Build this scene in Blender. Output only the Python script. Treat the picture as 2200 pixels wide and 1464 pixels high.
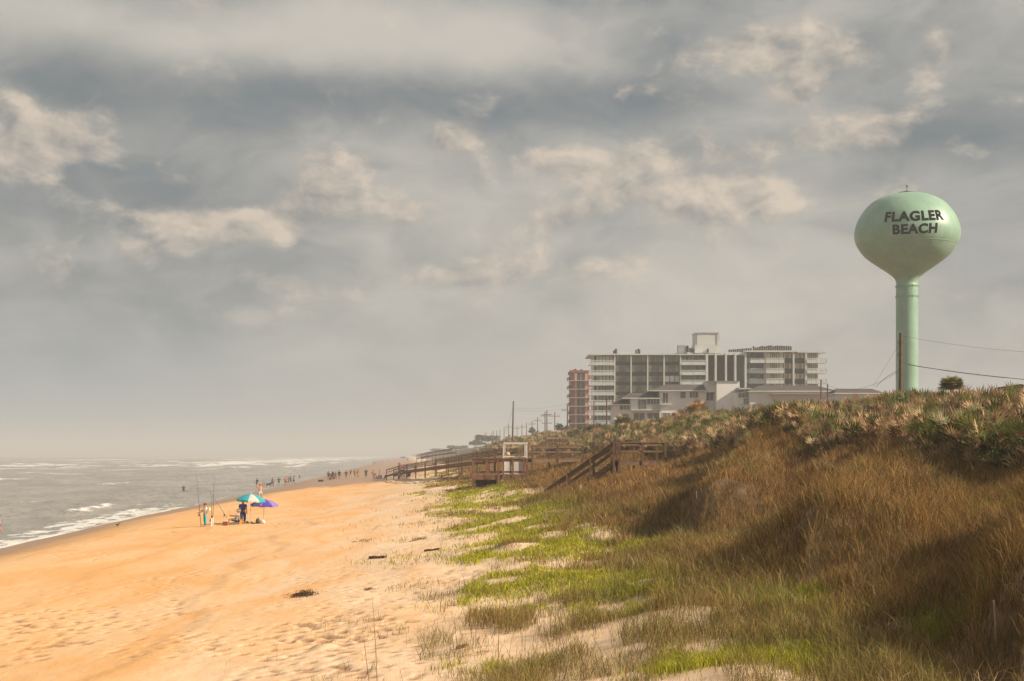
import bpy, bmesh, math, random
import numpy as np
from mathutils import Vector, Matrix
random.seed(7); RNG = np.random.default_rng(11)
for o in list(bpy.data.objects): bpy.data.objects.remove(o)
S = bpy.context.scene
COL = S.collection
# ------------------------------------------------------------------ camera
F = 3055.0; CZ = 7.0; HORY = 977.0      # focal length and horizon in photo pixels, eye height in metres
cam = bpy.data.cameras.new("camera"); camo = bpy.data.objects.new("camera", cam); COL.objects.link(camo)
camo.location = (0, 0, CZ); camo.rotation_euler = (math.radians(90), 0, 0)
cam.sensor_width = 36; cam.lens = 36 * F / 2200.0
cam.shift_y = (HORY - 732.0) / 2200.0
cam.clip_start = 0.5; cam.clip_end = 60000
S.camera = camo
S.render.resolution_x = 1024; S.render.resolution_y = 681
S.view_settings.view_transform = 'Standard'; S.view_settings.look = 'None'
S.view_settings.gamma = 1.0; S.view_settings.use_curve_mapping = False
EXPO = 0.5
S.view_settings.exposure = EXPO
# ------------------------------------------------------------------ sun
SUN_EL = math.radians(33); SUN_AZ = math.radians(105)    # azimuth from +Y (view direction) towards +X
sdir = Vector((math.sin(SUN_AZ)*math.cos(SUN_EL), math.cos(SUN_AZ)*math.cos(SUN_EL), math.sin(SUN_EL)))
sl = bpy.data.lights.new("sun", 'SUN'); sl.energy = 5.0; sl.angle = math.radians(0.55); sl.color = (1.0, 0.86, 0.68)
so = bpy.data.objects.new("sun", sl); COL.objects.link(so)
so.rotation_euler = (-sdir).to_track_quat('-Z', 'Y').to_euler(); so.location = (60, 0, 60)

def lin(c, e=True):
    r = []
    for v in c:
        v = v / 255.0
        v = v / 12.92 if v <= 0.04045 else ((v + 0.055) / 1.055) ** 2.4
        r.append(v / (2 ** EXPO if e else 1.0))
    return (r[0], r[1], r[2], 1.0)

class NB:
    """tiny node-graph builder"""
    def __init__(s, tree): s.t = tree; s.n = tree.nodes; s.l = tree.links
    def put(s, sock, v):
        if hasattr(v, 'is_linked') or isinstance(v, bpy.types.NodeSocket): s.l.new(v, sock)
        elif v is not None: sock.default_value = v
    def m(s, op, a, b=None, c=None, clamp=False):
        n = s.n.new('ShaderNodeMath'); n.operation = op; n.use_clamp = clamp
        s.put(n.inputs[0], a); s.put(n.inputs[1], b)
        if c is not None: s.put(n.inputs[2], c)
        return n.outputs[0]
    def vm(s, op, a, b=None, out=0):
        n = s.n.new('ShaderNodeVectorMath'); n.operation = op
        s.put(n.inputs[0], a); s.put(n.inputs[1], b)
        return n.outputs[out]
    def comb(s, x, y, z=0.0):
        n = s.n.new('ShaderNodeCombineXYZ'); s.put(n.inputs[0], x); s.put(n.inputs[1], y); s.put(n.inputs[2], z); return n.outputs[0]
    def sep(s, v):
        n = s.n.new('ShaderNodeSeparateXYZ'); s.l.new(v, n.inputs[0]); return n.outputs
    def noise(s, vec, scale=5, detail=4, rough=.5, dist=0, col=False, lac=2.0):
        n = s.n.new('ShaderNodeTexNoise'); s.put(n.inputs['Vector'], vec)
        n.inputs['Scale'].default_value = scale; n.inputs['Detail'].default_value = detail
        n.inputs['Roughness'].default_value = rough; n.inputs['Distortion'].default_value = dist
        n.inputs['Lacunarity'].default_value = lac
        return n.outputs[1 if col else 0]
    def ss(s, v, a, b):
        n = s.n.new('ShaderNodeMapRange'); n.interpolation_type = 'SMOOTHSTEP'
        s.put(n.inputs[0], v); s.put(n.inputs[1], a); s.put(n.inputs[2], b); return n.outputs[0]
    def mix(s, f, a, b, mode='MIX'):
        n = s.n.new('ShaderNodeMix'); n.data_type = 'RGBA'; n.blend_type = mode
        s.put(n.inputs[0], f); s.put(n.inputs[6], a); s.put(n.inputs[7], b); return n.outputs[2]

# ------------------------------------------------------------------ world: Nishita sky behind a broken cloud deck
W = bpy.data.worlds.new("World"); S.world = W; W.use_nodes = True
nt = W.node_tree; nt.nodes.clear(); b = NB(nt)
sky = nt.nodes.new('ShaderNodeTexSky'); sky.sky_type = 'NISHITA'; sky.sun_disc = False
sky.sun_elevation = SUN_EL; sky.sun_rotation = SUN_AZ
sky.dust_density = 2.0; sky.air_density = 1.0
bgS = nt.nodes.new('ShaderNodeBackground'); nt.links.new(sky.outputs[0], bgS.inputs[0]); bgS.inputs[1].default_value = 0.07
tc = nt.nodes.new('ShaderNodeTexCoord'); dv = tc.outputs['Generated']
x, y, z = b.sep(dv)
az = b.m('ARCTAN2', x, y); el = b.m('ARCSINE', z)
elc = b.m('MAXIMUM', el, 0.0)
PA = lambda px: math.atan((px - 1100) / F)
PE = lambda px, py: math.atan((HORY - py) / F * math.cos(PA(px)))
base = b.comb(b.m('MULTIPLY', az, 9.0), b.m('MULTIPLY', el, 13.0), 3.1)
warp = b.vm('SUBTRACT', b.noise(base, 1.2, 3, .5, col=True), (0.5, 0.5, 0.5))
p1 = b.vm('ADD', base, b.vm('MULTIPLY', warp, (0.35, 0.35, 0.0)))
def gauss(lst):
    acc = None
    for (px, py, rx, ry, amp) in lst:
        a0, e0 = PA(px), PE(px, py)
        dx = b.m('MULTIPLY', b.m('SUBTRACT', az, a0), F / rx); dy = b.m('MULTIPLY', b.m('SUBTRACT', el, e0), F / ry)
        g = b.m('MULTIPLY', b.m('EXPONENT', b.m('MULTIPLY', b.m('ADD', b.m('MULTIPLY', dx, dx), b.m('MULTIPLY', dy, dy)), -1.0)), amp)
        acc = g if acc is None else b.m('ADD', acc, g)
    return acc
cum = gauss([(50,290,130,75,.36),(440,478,190,38,.32),(620,490,60,50,.15),(680,425,80,55,.28),(850,455,75,60,.30),(1500,410,200,90,.30),
  (1260,360,150,60,.22),(1600,100,140,45,.34),(1735,160,60,80,.32),(1840,275,85,40,.30),(815,262,60,30,.30),(710,335,70,30,.2),(985,305,90,28,.24),
  (1060,590,110,35,.25),(1240,575,90,40,.26),(1400,560,80,36,.24),(500,678,150,28,.22),(2010,130,50,60,.28),(1180,480,80,30,.2),(1640,430,120,40,.2),(660,625,90,25,.18),(2090,640,120,40,.12),(300,545,90,25,.14),(1130,330,60,30,.16),(1720,300,70,30,.14),(920,600,80,22,.12),(200,330,60,20,.1),(1390,190,60,25,.14),(540,590,80,20,.12)])
n1 = b.noise(p1, 1.9, 10, .58)
n1s = b.noise(b.vm('ADD', p1, (0.07, 0.10, 0.0)), 1.9, 5, .5)
dens = b.m('ADD', n1, cum)
mask = b.m('MULTIPLY', b.ss(dens, 0.55, 0.77), b.ss(el, 0.03, 0.12))
light = b.m('ADD', b.m('MULTIPLY', b.m('SUBTRACT', n1, n1s), 3.9), 0.52, clamp=True)
# soft upper deck
st = b.vm('ADD', b.comb(b.m('MULTIPLY', az, 5.2), b.m('MULTIPLY', el, 10.5), 9.0), b.vm('MULTIPLY', warp, (.5, .5, 0.0)))
n2 = b.noise(st, 1.3, 6, .5, .3)
n3 = b.noise(b.vm('ADD', st, (4.0, 7.7, 0.0)), 3.2, 5, .55, .4)
bright = gauss([(560,85,330,70,.7),(120,20,220,55,.35),(1080,80,190,90,.8),(1450,330,420,130,.22),(1200,620,900,160,.22),(1700,640,600,220,.25),(2150,20,120,60,.35),(1620,30,200,50,.15),(860,30,200,50,.45)])
darkg = gauss([(300,190,600,60,.34),(1000,215,500,50,.28),(1350,215,300,50,.2),(80,150,200,90,.35),(2050,270,260,70,.38),(1850,110,80,120,.12),(250,420,500,90,.34),(250,620,400,110,.22),(1650,320,250,35,.14)])
tone = b.m('ADD', b.m('ADD', b.m('MULTIPLY', b.m('SUBTRACT', n2, 0.5), 1.5), b.m('MULTIPLY', b.m('SUBTRACT', n3, 0.5), 0.9)), b.m('SUBTRACT', bright, darkg))
tone = b.ss(tone, -0.75, 0.9)
deck = b.mix(tone, lin((118,127,131)), lin((202,196,186)))
low = b.mix(b.ss(az, -0.34, 0.10), lin((164,173,178)), lin((190,185,179)))
deck = b.mix(b.ss(elc, 0.13, 0.0), deck, low)
cc = b.mix(light, lin((146,146,144)), lin((226,209,189)))
cc = b.mix(b.ss(elc, 0.16, 0.02), cc, low)
cl = b.mix(b.m('MULTIPLY', mask, 0.80), deck, cc)
bgC = nt.nodes.new('ShaderNodeBackground'); nt.links.new(cl, bgC.inputs[0]); bgC.inputs[1].default_value = 1.0
mx = nt.nodes.new('ShaderNodeMixShader')
cover = b.m('SUBTRACT', 0.97, b.m('MULTIPLY', b.ss(n2, 0.45, 0.2), 0.2))
nt.links.new(cover, mx.inputs[0]); nt.links.new(bgS.outputs[0], mx.inputs[1]); nt.links.new(bgC.outputs[0], mx.inputs[2])
wo = nt.nodes.new('ShaderNodeOutputWorld'); nt.links.new(mx.outputs[0], wo.inputs[0])

# ------------------------------------------------------------------ helpers
def mat(name, color=(0.5,0.5,0.5), rough=0.7, var=0.0, scale=3.0, bump=0.0, spec=0.3, metal=0.0, trans=0.0, col2=None, attr=None, bscale=None, alpha=None, coat=0):
    m = bpy.data.materials.new(name); m.use_nodes = True
    t = m.node_tree; p = t.nodes['Principled BSDF']; n = NB(t)
    p.inputs['Roughness'].default_value = rough; p.inputs['Specular IOR Level'].default_value = spec; p.inputs['Metallic'].default_value = metal
    p.inputs['Coat Weight'].default_value = coat
    co = t.nodes.new('ShaderNodeTexCoord').outputs['Object']
    c = (*color, 1.0)
    if attr:
        a = t.nodes.new('ShaderNodeAttribute'); a.attribute_name = attr; c = a.outputs['Color']
    if var or col2:
        f = n.noise(co, scale, 6, .6)
        c2 = (*(col2 or [v * (1 - var) for v in color]), 1.0)
        if attr: c2 = n.mix(1.0, c, (1-var, 1-var, 1-var, 1), 'MULTIPLY')
        c = n.mix(n.ss(f, .35, .65), c, c2)
    n.put(p.inputs['Base Color'], c)
    if bump:
        bn = t.nodes.new('ShaderNodeBump'); bn.inputs['Strength'].default_value = bump; bn.inputs['Distance'].default_value = 0.05
        t.links.new(n.noise(co, bscale or scale * 5, 5, .6), bn.inputs['Height']); t.links.new(bn.outputs[0], p.inputs['Normal'])
    if trans:
        tr = t.nodes.new('ShaderNodeBsdfTranslucent'); n.put(tr.inputs[0], c)
        ms = t.nodes.new('ShaderNodeMixShader'); ms.inputs[0].default_value = trans
        t.links.new(p.outputs[0], ms.inputs[1]); t.links.new(tr.outputs[0], ms.inputs[2])
        t.links.new(ms.outputs[0], t.nodes['Material Output'].inputs[0])
    return m

def tag(o, label=None, cat=None, group=None, kind=None):
    if label: o["label"] = label
    if cat: o["category"] = cat
    if group: o["group"] = group
    if kind: o["kind"] = kind
    return o
def empty(name, loc, label, cat, group=None, rz=0.0):
    o = bpy.data.objects.new(name, None); COL.objects.link(o); o.location = loc; o.rotation_euler = (0, 0, rz)
    o.empty_display_size = 0.3
    return tag(o, label, cat, group)
def copy_tree(o, parent=None):
    c = o.copy(); COL.objects.link(c)
    if parent: c.parent = parent
    for ch in list(o.children): copy_tree(ch, c)
    return c

class MB:
    """collects boxes, bars, tubes, lathes; builds one mesh object (world coordinates, or local to a parent)"""
    def __init__(s): s.v = []; s.f = []; s.smooth = False
    def add(s, vs, fs):
        k = len(s.v); s.v += [tuple(v) for v in vs]; s.f += [tuple(k + i for i in f) for f in fs]; return s
    def box(s, x0, x1, y0, y1, z0, z1):
        return s.add([(x0,y0,z0),(x1,y0,z0),(x1,y1,z0),(x0,y1,z0),(x0,y0,z1),(x1,y0,z1),(x1,y1,z1),(x0,y1,z1)],
                     [(0,3,2,1),(4,5,6,7),(0,1,5,4),(1,2,6,5),(2,3,7,6),(3,0,4,7)])
    def bar(s, a, b_, w, h, up=(0,0,1)):
        a = Vector(a); b_ = Vector(b_); d = (b_ - a).normalized(); up = Vector(up)
        if abs(d.dot(up)) > .98: up = Vector((0, 1, 0))
        r = d.cross(up).normalized(); u = r.cross(d)
        vs = []
        for p in (a, b_):
            for (i, j) in ((-1,-1),(1,-1),(1,1),(-1,1)): vs.append(p + r * (i * w / 2) + u * (j * h / 2))
        return s.add(vs, [(0,3,2,1),(4,5,6,7),(0,1,5,4),(1,2,6,5),(2,3,7,6),(3,0,4,7)])
    def tube(s, pts, rad, n=8, cap=True):
        pts = [Vector(p) for p in pts]; m_ = len(pts)
        rad = rad if isinstance(rad, (list, tuple)) else [rad] * m_
        vs = []; fs = []
        for i, p in enumerate(pts):
            d = (pts[min(i+1, m_-1)] - pts[max(i-1, 0)]).normalized()
            ref = Vector((1, 0, 0)) if abs(d.x) < .8 else Vector((0, 1, 0))
            u = d.cross(ref).normalized(); w = d.cross(u)
            for k in range(n):
                a = 2 * math.pi * k / n; vs.append(p + (u * math.cos(a) + w * math.sin(a)) * rad[i])
        for i in range(m_ - 1):
            for k in range(n): fs.append((i*n+k, i*n+(k+1) % n, (i+1)*n+(k+1) % n, (i+1)*n+k))
        if cap: fs.append(tuple(range(n))[::-1]); fs.append(tuple((m_-1)*n + k for k in range(n)))
        return s.add(vs, fs)
    def lathe(s, prof, c=(0,0,0), n=48):
        vs = []; fs = []
        for (r, z) in prof:
            for k in range(n):
                a = 2 * math.pi * k / n; vs.append((c[0] + r * math.cos(a), c[1] + r * math.sin(a), c[2] + z))
        for i in range(len(prof) - 1):
            for k in range(n): fs.append((i*n+k, i*n+(k+1) % n, (i+1)*n+(k+1) % n, (i+1)*n+k))
        return s.add(vs, fs)
    def ball(s, c, r, n=10, m_=7):
        r = r if isinstance(r, (list, tuple)) else (r, r, r)
        vs = []; fs = []
        for i in range(m_ + 1):
            t = math.pi * i / m_
            for k in range(n):
                a = 2 * math.pi * k / n
                vs.append((c[0]+r[0]*math.sin(t)*math.cos(a), c[1]+r[1]*math.sin(t)*math.sin(a), c[2]+r[2]*math.cos(t)))
        for i in range(m_):
            for k in range(n): fs.append((i*n+k, (i+1)*n+k, (i+1)*n+(k+1) % n, i*n+(k+1) % n))
        return s.add(vs, fs)
    def build(s, name, m, parent=None, smooth=False, origin=None):
        me = bpy.data.meshes.new(name)
        v = s.v
        if parent is None and origin is None and v:
            xs = [q[0] for q in v]; ys = [q[1] for q in v]; zs = [q[2] for q in v]
            origin = ((min(xs)+max(xs))/2, (min(ys)+max(ys))/2, min(zs))
        if parent is not None: origin = tuple(s.world_of(parent))
        ox, oy, oz = origin
        me.from_pydata([(a-ox, b2-oy, c-oz) for a, b2, c in v], [], s.f)
        for mm in (m if isinstance(m, (list, tuple)) else [m]): me.materials.append(mm)
        if smooth:
            for p in me.polygons: p.use_smooth = True
        me.validate(); me.update()
        o = bpy.data.objects.new(name, me); COL.objects.link(o)
        if parent is not None: o.parent = parent
        else: o.location = origin
        return o
    def world_of(s, p):
        l = Vector((0, 0, 0))
        while p is not None: l = l + p.location; p = p.parent
        return l

def npmesh(name, V, quads=None, tris=None, cols=None, m=None, smooth=False, extra=None):
    me = bpy.data.meshes.new(name)
    nq = 0 if quads is None else len(quads); ntr = 0 if tris is None else len(tris)
    me.vertices.add(len(V)); me.vertices.foreach_set("co", np.asarray(V, np.float32).ravel())
    li = []
    if nq: li.append(np.asarray(quads, np.int32).ravel())
    if ntr: li.append(np.asarray(tris, np.int32).ravel())
    li = np.concatenate(li); me.loops.add(len(li)); me.loops.foreach_set("vertex_index", li)
    me.polygons.add(nq + ntr)
    st_ = np.concatenate([np.arange(nq) * 4, nq * 4 + np.arange(ntr) * 3]).astype(np.int32)
    me.polygons.foreach_set("loop_start", st_)
    if smooth: me.polygons.foreach_set("use_smooth", np.ones(nq + ntr, bool))
    me.update(calc_edges=True)
    if cols is not None:
        a = me.color_attributes.new("col", 'FLOAT_COLOR', 'POINT')
        c4 = np.ones((len(V), 4), np.float32); c4[:, :3] = cols; a.data.foreach_set("color", c4.ravel())
    for k, arr in (extra or {}).items():
        a = me.attributes.new(k, 'FLOAT', 'POINT'); a.data.foreach_set("value", np.asarray(arr, np.float32).ravel())
    if m: me.materials.append(m)
    o = bpy.data.objects.new(name, me); COL.objects.link(o); return o

# numpy value noise
def _h(i, j, seed):
    n = (i.astype(np.int64) * 374761393 + j.astype(np.int64) * 668265263 + seed * 974711) & 0x7fffffff
    n = ((n ^ (n >> 13)) * 1274126177) & 0x7fffffff
    n = (n ^ (n >> 16)) & 0xffff
    return n / 65535.0
def vnoise(x, y, seed=0):
    x = np.asarray(x, float); y = np.asarray(y, float)
    i = np.floor(x); j = np.floor(y); fx = x - i; fy = y - j
    fx = fx*fx*(3-2*fx); fy = fy*fy*(3-2*fy); i = i.astype(np.int64); j = j.astype(np.int64)
    return (_h(i,j,seed)*(1-fx)+_h(i+1,j,seed)*fx)*(1-fy)+(_h(i,j+1,seed)*(1-fx)+_h(i+1,j+1,seed)*fx)*fy
def fbm(x, y, oct=4, seed=0, g=.5):
    r = 0; a = 1; t = 0
    for k in range(oct): r = r + a * vnoise(x*2**k, y*2**k, seed+k*17); t += a; a *= g
    return r / t
sstep = lambda v, a, b_: (lambda t: t*t*(3-2*t))(np.clip((v - a) / (b_ - a), 0, 1))

# ------------------------------------------------------------------ terrain function
_sy = [-400, 0, 105, 140, 198, 356, 548, 1188, 2376, 8000, 30000]
_sx = [-10, -31, -37.9, -41.2, -43.6, -53.6, -67, -115, -205, -640, -2400]
def shore(Y): return np.interp(Y, _sy, _sx)
_ps = [-4000,-200,-30,-6,0,3,7,10,14,20,28,33,37,41,46,51,56,61,65,72,80,120,6000]
_pz = [-12,-7,-1.6,-.4,0,.35,1.0,1.42,1.64,1.9,2.5,3.0,3.5,4.15,5.6,7.1,8.6,9.5,9.3,7.6,6.4,6.0,6.0]
_kY = [0,60,80,100,130,180,260,400,700,1500]
_kk = [.4,.48,.76,.93,1.08,1.12,1.35,1.5,1.5,1.0]
RIDGES = []   # (x0,y0,x1,y1,height,width)
FEET = []
def Hf(X, Y, fine=False):
    X = np.asarray(X, float); Y = np.asarray(Y, float)
    s = X - shore(Y)
    # gentle rounding of the profile by averaging
    z = (np.interp(s-1.2, _ps, _pz) + np.interp(s, _ps, _pz) + np.interp(s+1.2, _ps, _pz)) / 3
    z = np.where(z > 7, 7 + (z - 7) * np.interp(Y, _kY, _kk), z)
    z = z + 0.45 * sstep(Y, 85, 150) * sstep(s, 24, 34) * (1 - sstep(s, 42, 50))
    dune = sstep(s, 30, 40) * (1 - sstep(s, 75, 90))
    z = z + dune * ((fbm(X/7.0 + 3, Y/9.0, 3, 5) - .5) * 1.5 + (fbm(X/1.7, Y/2.2, 2, 9) - .5) * .38)
    z = z + sstep(s, 26, 34) * (1 - sstep(s, 38, 46)) * (fbm(X/3.5, Y/4.2, 4, 21) - .45) * .55
    for (x0, y0, x1, y1, hh, w) in RIDGES:
        dx, dy = x1-x0, y1-y0; L = math.hypot(dx, dy); t = np.clip(((X-x0)*dx+(Y-y0)*dy)/(L*L), 0, 1)
        px_ = X-(x0+t*dx); py_ = Y-(y0+t*dy); d = np.hypot(px_, py_); side = (px_*dy - py_*dx)/L   # + : right of the ridge line
        ww = np.where(side > 0, w * 2.2, w)
        z = z + hh * np.exp(-(d/ww)**2)
    bch = sstep(s, 4, 12) * (1 - sstep(s, 36, 42))
    z = z + bch * ((fbm(X/9.0, Y/14.0, 3, 31) - .5) * .34)
    z = z + sstep(s, -2, 1) * (1 - sstep(s, 2, 9)) * (fbm(X/3.0, Y/16.0, 2, 41) - .5) * .12
    return z
def H(x, y): return float(Hf(np.array([x]), np.array([y]))[0])
def at(px, py, ymin=12, ymax=3000):
    """first point where the line through photo pixel (px, py) meets the ground"""
    u = (px-1100)/F; v = (HORY-py)/F
    Ys = np.exp(np.linspace(math.log(ymin), math.log(ymax), 6000))
    d = (CZ + v*Ys) - np.maximum(Hf(u*Ys, Ys), 0.0)
    i = int(np.argmax(d < 0)) if (d < 0).any() else len(Ys)-1
    Y = Ys[i]; return Vector((u*Y, Y, max(H(u*Y, Y), 0)))
def P(px, py, Y): return Vector(((px-1100)/F*Y, Y, CZ+(HORY-py)/F*Y))
RIDGES += [(7.6,54,14.0,76,1.55,1.1),(7.6,35,13.6,52,1.15,1.1),(7.9,21.5,11.6,29.5,1.35,.9),(12,55,17,66,.7,1.1),(3.2,96,9,112,.5,1.4),(11.3,27,14.5,34,.6,1.0),(15,84,20,96,.5,1.5)]
# ================================================================== GROUND (one sheet)
def build_ground():
    sc = np.unique(np.concatenate([-np.geomspace(4000, 60, 12), np.linspace(-55, -6, 26), np.arange(-6, 36, .1), np.arange(36, 70, .2), np.arange(70, 130, 2.0), np.geomspace(130, 6000, 14)]))
    ys = [-60.0]
    while ys[-1] < 8: ys.append(ys[-1] + 3)
    while ys[-1] < 26: ys.append(ys[-1] + .13)
    while ys[-1] < 130: ys.append(ys[-1] * 1.0026)
    while ys[-1] < 320: ys.append(ys[-1] * 1.006)
    while ys[-1] < 20000: ys.append(ys[-1] * 1.03)
    ys = np.array(ys)
    SS, YY = np.meshgrid(sc, ys); XX = SS + shore(YY)
    Z = Hf(XX, YY); PIT = np.zeros_like(Z)
    # fine rippling and wind-blown texture of the dry sand
    m_ = sstep(SS, 4, 9) * sstep(YY, 12, 20) * (1 - sstep(YY, 100, 140))
    Z = Z + m_ * ((fbm(SS*1.1, YY*.7, 3, 61) - .5) * .025 + (fbm(SS*3.4, YY*2.0, 2, 67) - .5) * .02)
    # small scarps along the old tide lines
    for (s0, amp, wob) in ((9.5,.06,1.5),(17.0,.05,2.5),(24.0,.07,2.5)):
        c = s0 + (fbm(YY/12.0, YY*0+s0, 3, 71) - .5) * 2 * wob
        Z = Z + amp * sstep(SS, c-.4, c+.4) * np.exp(-np.clip(SS-c, 0, None)/3.0) * m_
    # footprints
    rg = np.random.default_rng(3); pts = []
    def trail(px0, py0, px1, py1, n, sp, sz=1.0):
        a = at(px0, py0); c = at(px1, py1)
        for k in range(n):
            t = (k + rg.uniform(-.3, .3)) / max(n-1, 1)
            pts.append((a.x+(c.x-a.x)*t+rg.normal(0, sp), a.y+(c.y-a.y)*t+rg.normal(0, sp*1.6), sz*rg.uniform(.7, 1.25)))
    for args in [(300,1235,400,1310,60,.55),(400,1245,460,1232,16,.4),(590,1230,680,1310,60,.8),(690,1310,640,1360,50,.9),(640,1345,700,1400,90,1.0,1.2),(0,1330,160,1390,80,1.2,1.3),
                 (60,1330,330,1330,80,1.3,1.2),(100,1195,260,1190,34,.6),(0,1420,120,1370,30,1.0),(430,1225,330,1255,18,.4),(740,1240,860,1215,30,1.2),(440,1140,700,1120,90,2.2),(250,1150,330,1140,14,1.0),
                 (560,1100,760,1080,80,4),(640,1060,900,1050,70,5),(760,1290,860,1300,50,1.2),(800,1370,960,1440,70,.8,.9),(560,1440,760,1450,50,.7,1.1),(850,1250,960,1260,60,1.3),(700,1395,820,1330,40,.8),
                 (900,1090,1010,1070,60,2),(420,1270,560,1290,26,2.5),(170,1260,60,1340,30,.8),(820,1120,900,1180,60,3),(300,1400,460,1385,50,.8)]:
        trail(*args)
    for _ in range(2500):
        s_ = rg.uniform(5, 33); y_ = math.exp(rg.uniform(math.log(28), math.log(230)))
        if fbm(np.array([s_/5]), np.array([y_/9]), 2, 81)[0] < .52: continue
        pts.append((s_ + float(shore(y_)), y_, rg.uniform(.5, 1.0)))
    for (x_, y_, k) in pts:
        s_ = x_ - float(shore(y_)); rx = .10*k; ry = max(.14*k, .003*y_*1.0)
        i0, i1 = np.searchsorted(ys, [y_-3*ry, y_+3*ry]); j0, j1 = np.searchsorted(sc, [s_-3*rx, s_+3*rx])
        if i1 <= i0 or j1 <= j0: continue
        d2 = ((SS[i0:i1, j0:j1]-s_)/rx)**2 + ((YY[i0:i1, j0:j1]-y_)/ry)**2
        Z[i0:i1, j0:j1] += -.06*k*np.exp(-d2) + .006*k*np.exp(-(np.sqrt(d2)-1.7)**2*2.2)
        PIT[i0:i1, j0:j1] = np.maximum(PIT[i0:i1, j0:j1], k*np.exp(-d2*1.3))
    # small sand mound with a sharp side
    a = at(700, 1392)
    Z += .16*np.exp(-(((XX-a.x)/.22)**2+((YY-a.y)/.4)**2))
    nr, nc = Z.shape; idx = np.arange(nr*nc).reshape(nr, nc)
    q = np.stack([idx[:-1,:-1], idx[:-1,1:], idx[1:,1:], idx[1:,:-1]], -1).reshape(-1, 4)
    V = np.stack([XX, YY, Z], -1).reshape(-1, 3)
    m = bpy.data.materials.new("sand"); m.use_nodes = True; t = m.node_tree; p = t.nodes['Principled BSDF']; n = NB(t)
    a_s = t.nodes.new('ShaderNodeAttribute'); a_s.attribute_name = 'sdist'; s_ = a_s.outputs['Fac']
    co = t.nodes.new('ShaderNodeTexCoord').outputs['Object']
    streak = n.noise(n.vm('MULTIPLY', co, (.22, .055, .2)), 1.6, 6, .62, .6)
    fine = n.noise(n.vm('MULTIPLY', co, (1.6, .8, 1)), 1.6, 7, .7)
    grit = n.noise(co, 9, 3, .7)
    orange = n.mix(n.ss(streak, .36, .66), (.72,.385,.15,1), (.74,.46,.235,1))
    pale = n.mix(n.ss(fine, .35, .7), (.77,.57,.39,1), (.70,.49,.31,1))
    fpale = n.ss(n.m('ADD', s_, n.m('MULTIPLY', n.m('SUBTRACT', streak, .5), 26)), 19, 36)
    c = n.mix(fpale, orange, pale)
    c = n.mix(n.m('MULTIPLY', n.ss(fine, .55, .75), .35), c, (.52,.33,.17,1))
    c = n.mix(n.m('MULTIPLY', n.ss(grit, .62, .72), .45), c, (.33,.20,.11,1))
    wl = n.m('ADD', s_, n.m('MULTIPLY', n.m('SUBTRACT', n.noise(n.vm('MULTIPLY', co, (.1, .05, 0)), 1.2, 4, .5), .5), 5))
    yy_ = n.sep(co)[1]; far_shade = n.ss(n.m('ADD', yy_, n.m('MULTIPLY', n.m('SUBTRACT', streak, .5), 60)), 205, 275); wl = n.m('SUBTRACT', wl, n.m('MULTIPLY', far_shade, 22)); wl = n.m('SUBTRACT', wl, n.m('MULTIPLY', n.ss(yy_, 140, 200), 2.5))  # cloud shadow over the far beach, painted in with the wet-sand tint
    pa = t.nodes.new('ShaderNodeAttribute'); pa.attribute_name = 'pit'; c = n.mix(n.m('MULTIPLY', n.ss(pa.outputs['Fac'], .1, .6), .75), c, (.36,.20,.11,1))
    damp_shade = n.ss(wl, 9.0, 5.0); wet_shade = n.ss(wl, 5.5, 2.5)  # wet sand along the waterline; far off, painted cloud shade
    c = n.mix(n.m('MULTIPLY', damp_shade, .6), c, (.40,.245,.135,1)); c = n.mix(n.m('MULTIPLY', wet_shade, .85), c, (.34,.21,.13,1))
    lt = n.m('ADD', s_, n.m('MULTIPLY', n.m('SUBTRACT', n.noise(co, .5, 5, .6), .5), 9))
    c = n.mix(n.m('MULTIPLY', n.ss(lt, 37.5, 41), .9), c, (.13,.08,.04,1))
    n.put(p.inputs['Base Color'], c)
    n.put(p.inputs['Roughness'], n.m('SUBTRACT', .95, n.m('MULTIPLY', wet_shade, .5)))
    p.inputs['Specular IOR Level'].default_value = .25
    bn = t.nodes.new('ShaderNodeBump'); bn.inputs['Strength'].default_value = .5; bn.inputs['Distance'].default_value = .06
    hh = n.m('ADD', fine, n.m('MULTIPLY', n.noise(co, 6, 5, .65), .6))
    t.links.new(hh, bn.inputs['Height']); t.links.new(bn.outputs[0], p.inputs['Normal'])
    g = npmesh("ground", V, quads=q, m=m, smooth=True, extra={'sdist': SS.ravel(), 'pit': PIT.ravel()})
    tag(g, kind="structure"); g["label"] = "orange sand beach rising into a dune, with land behind"
build_ground()

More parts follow.
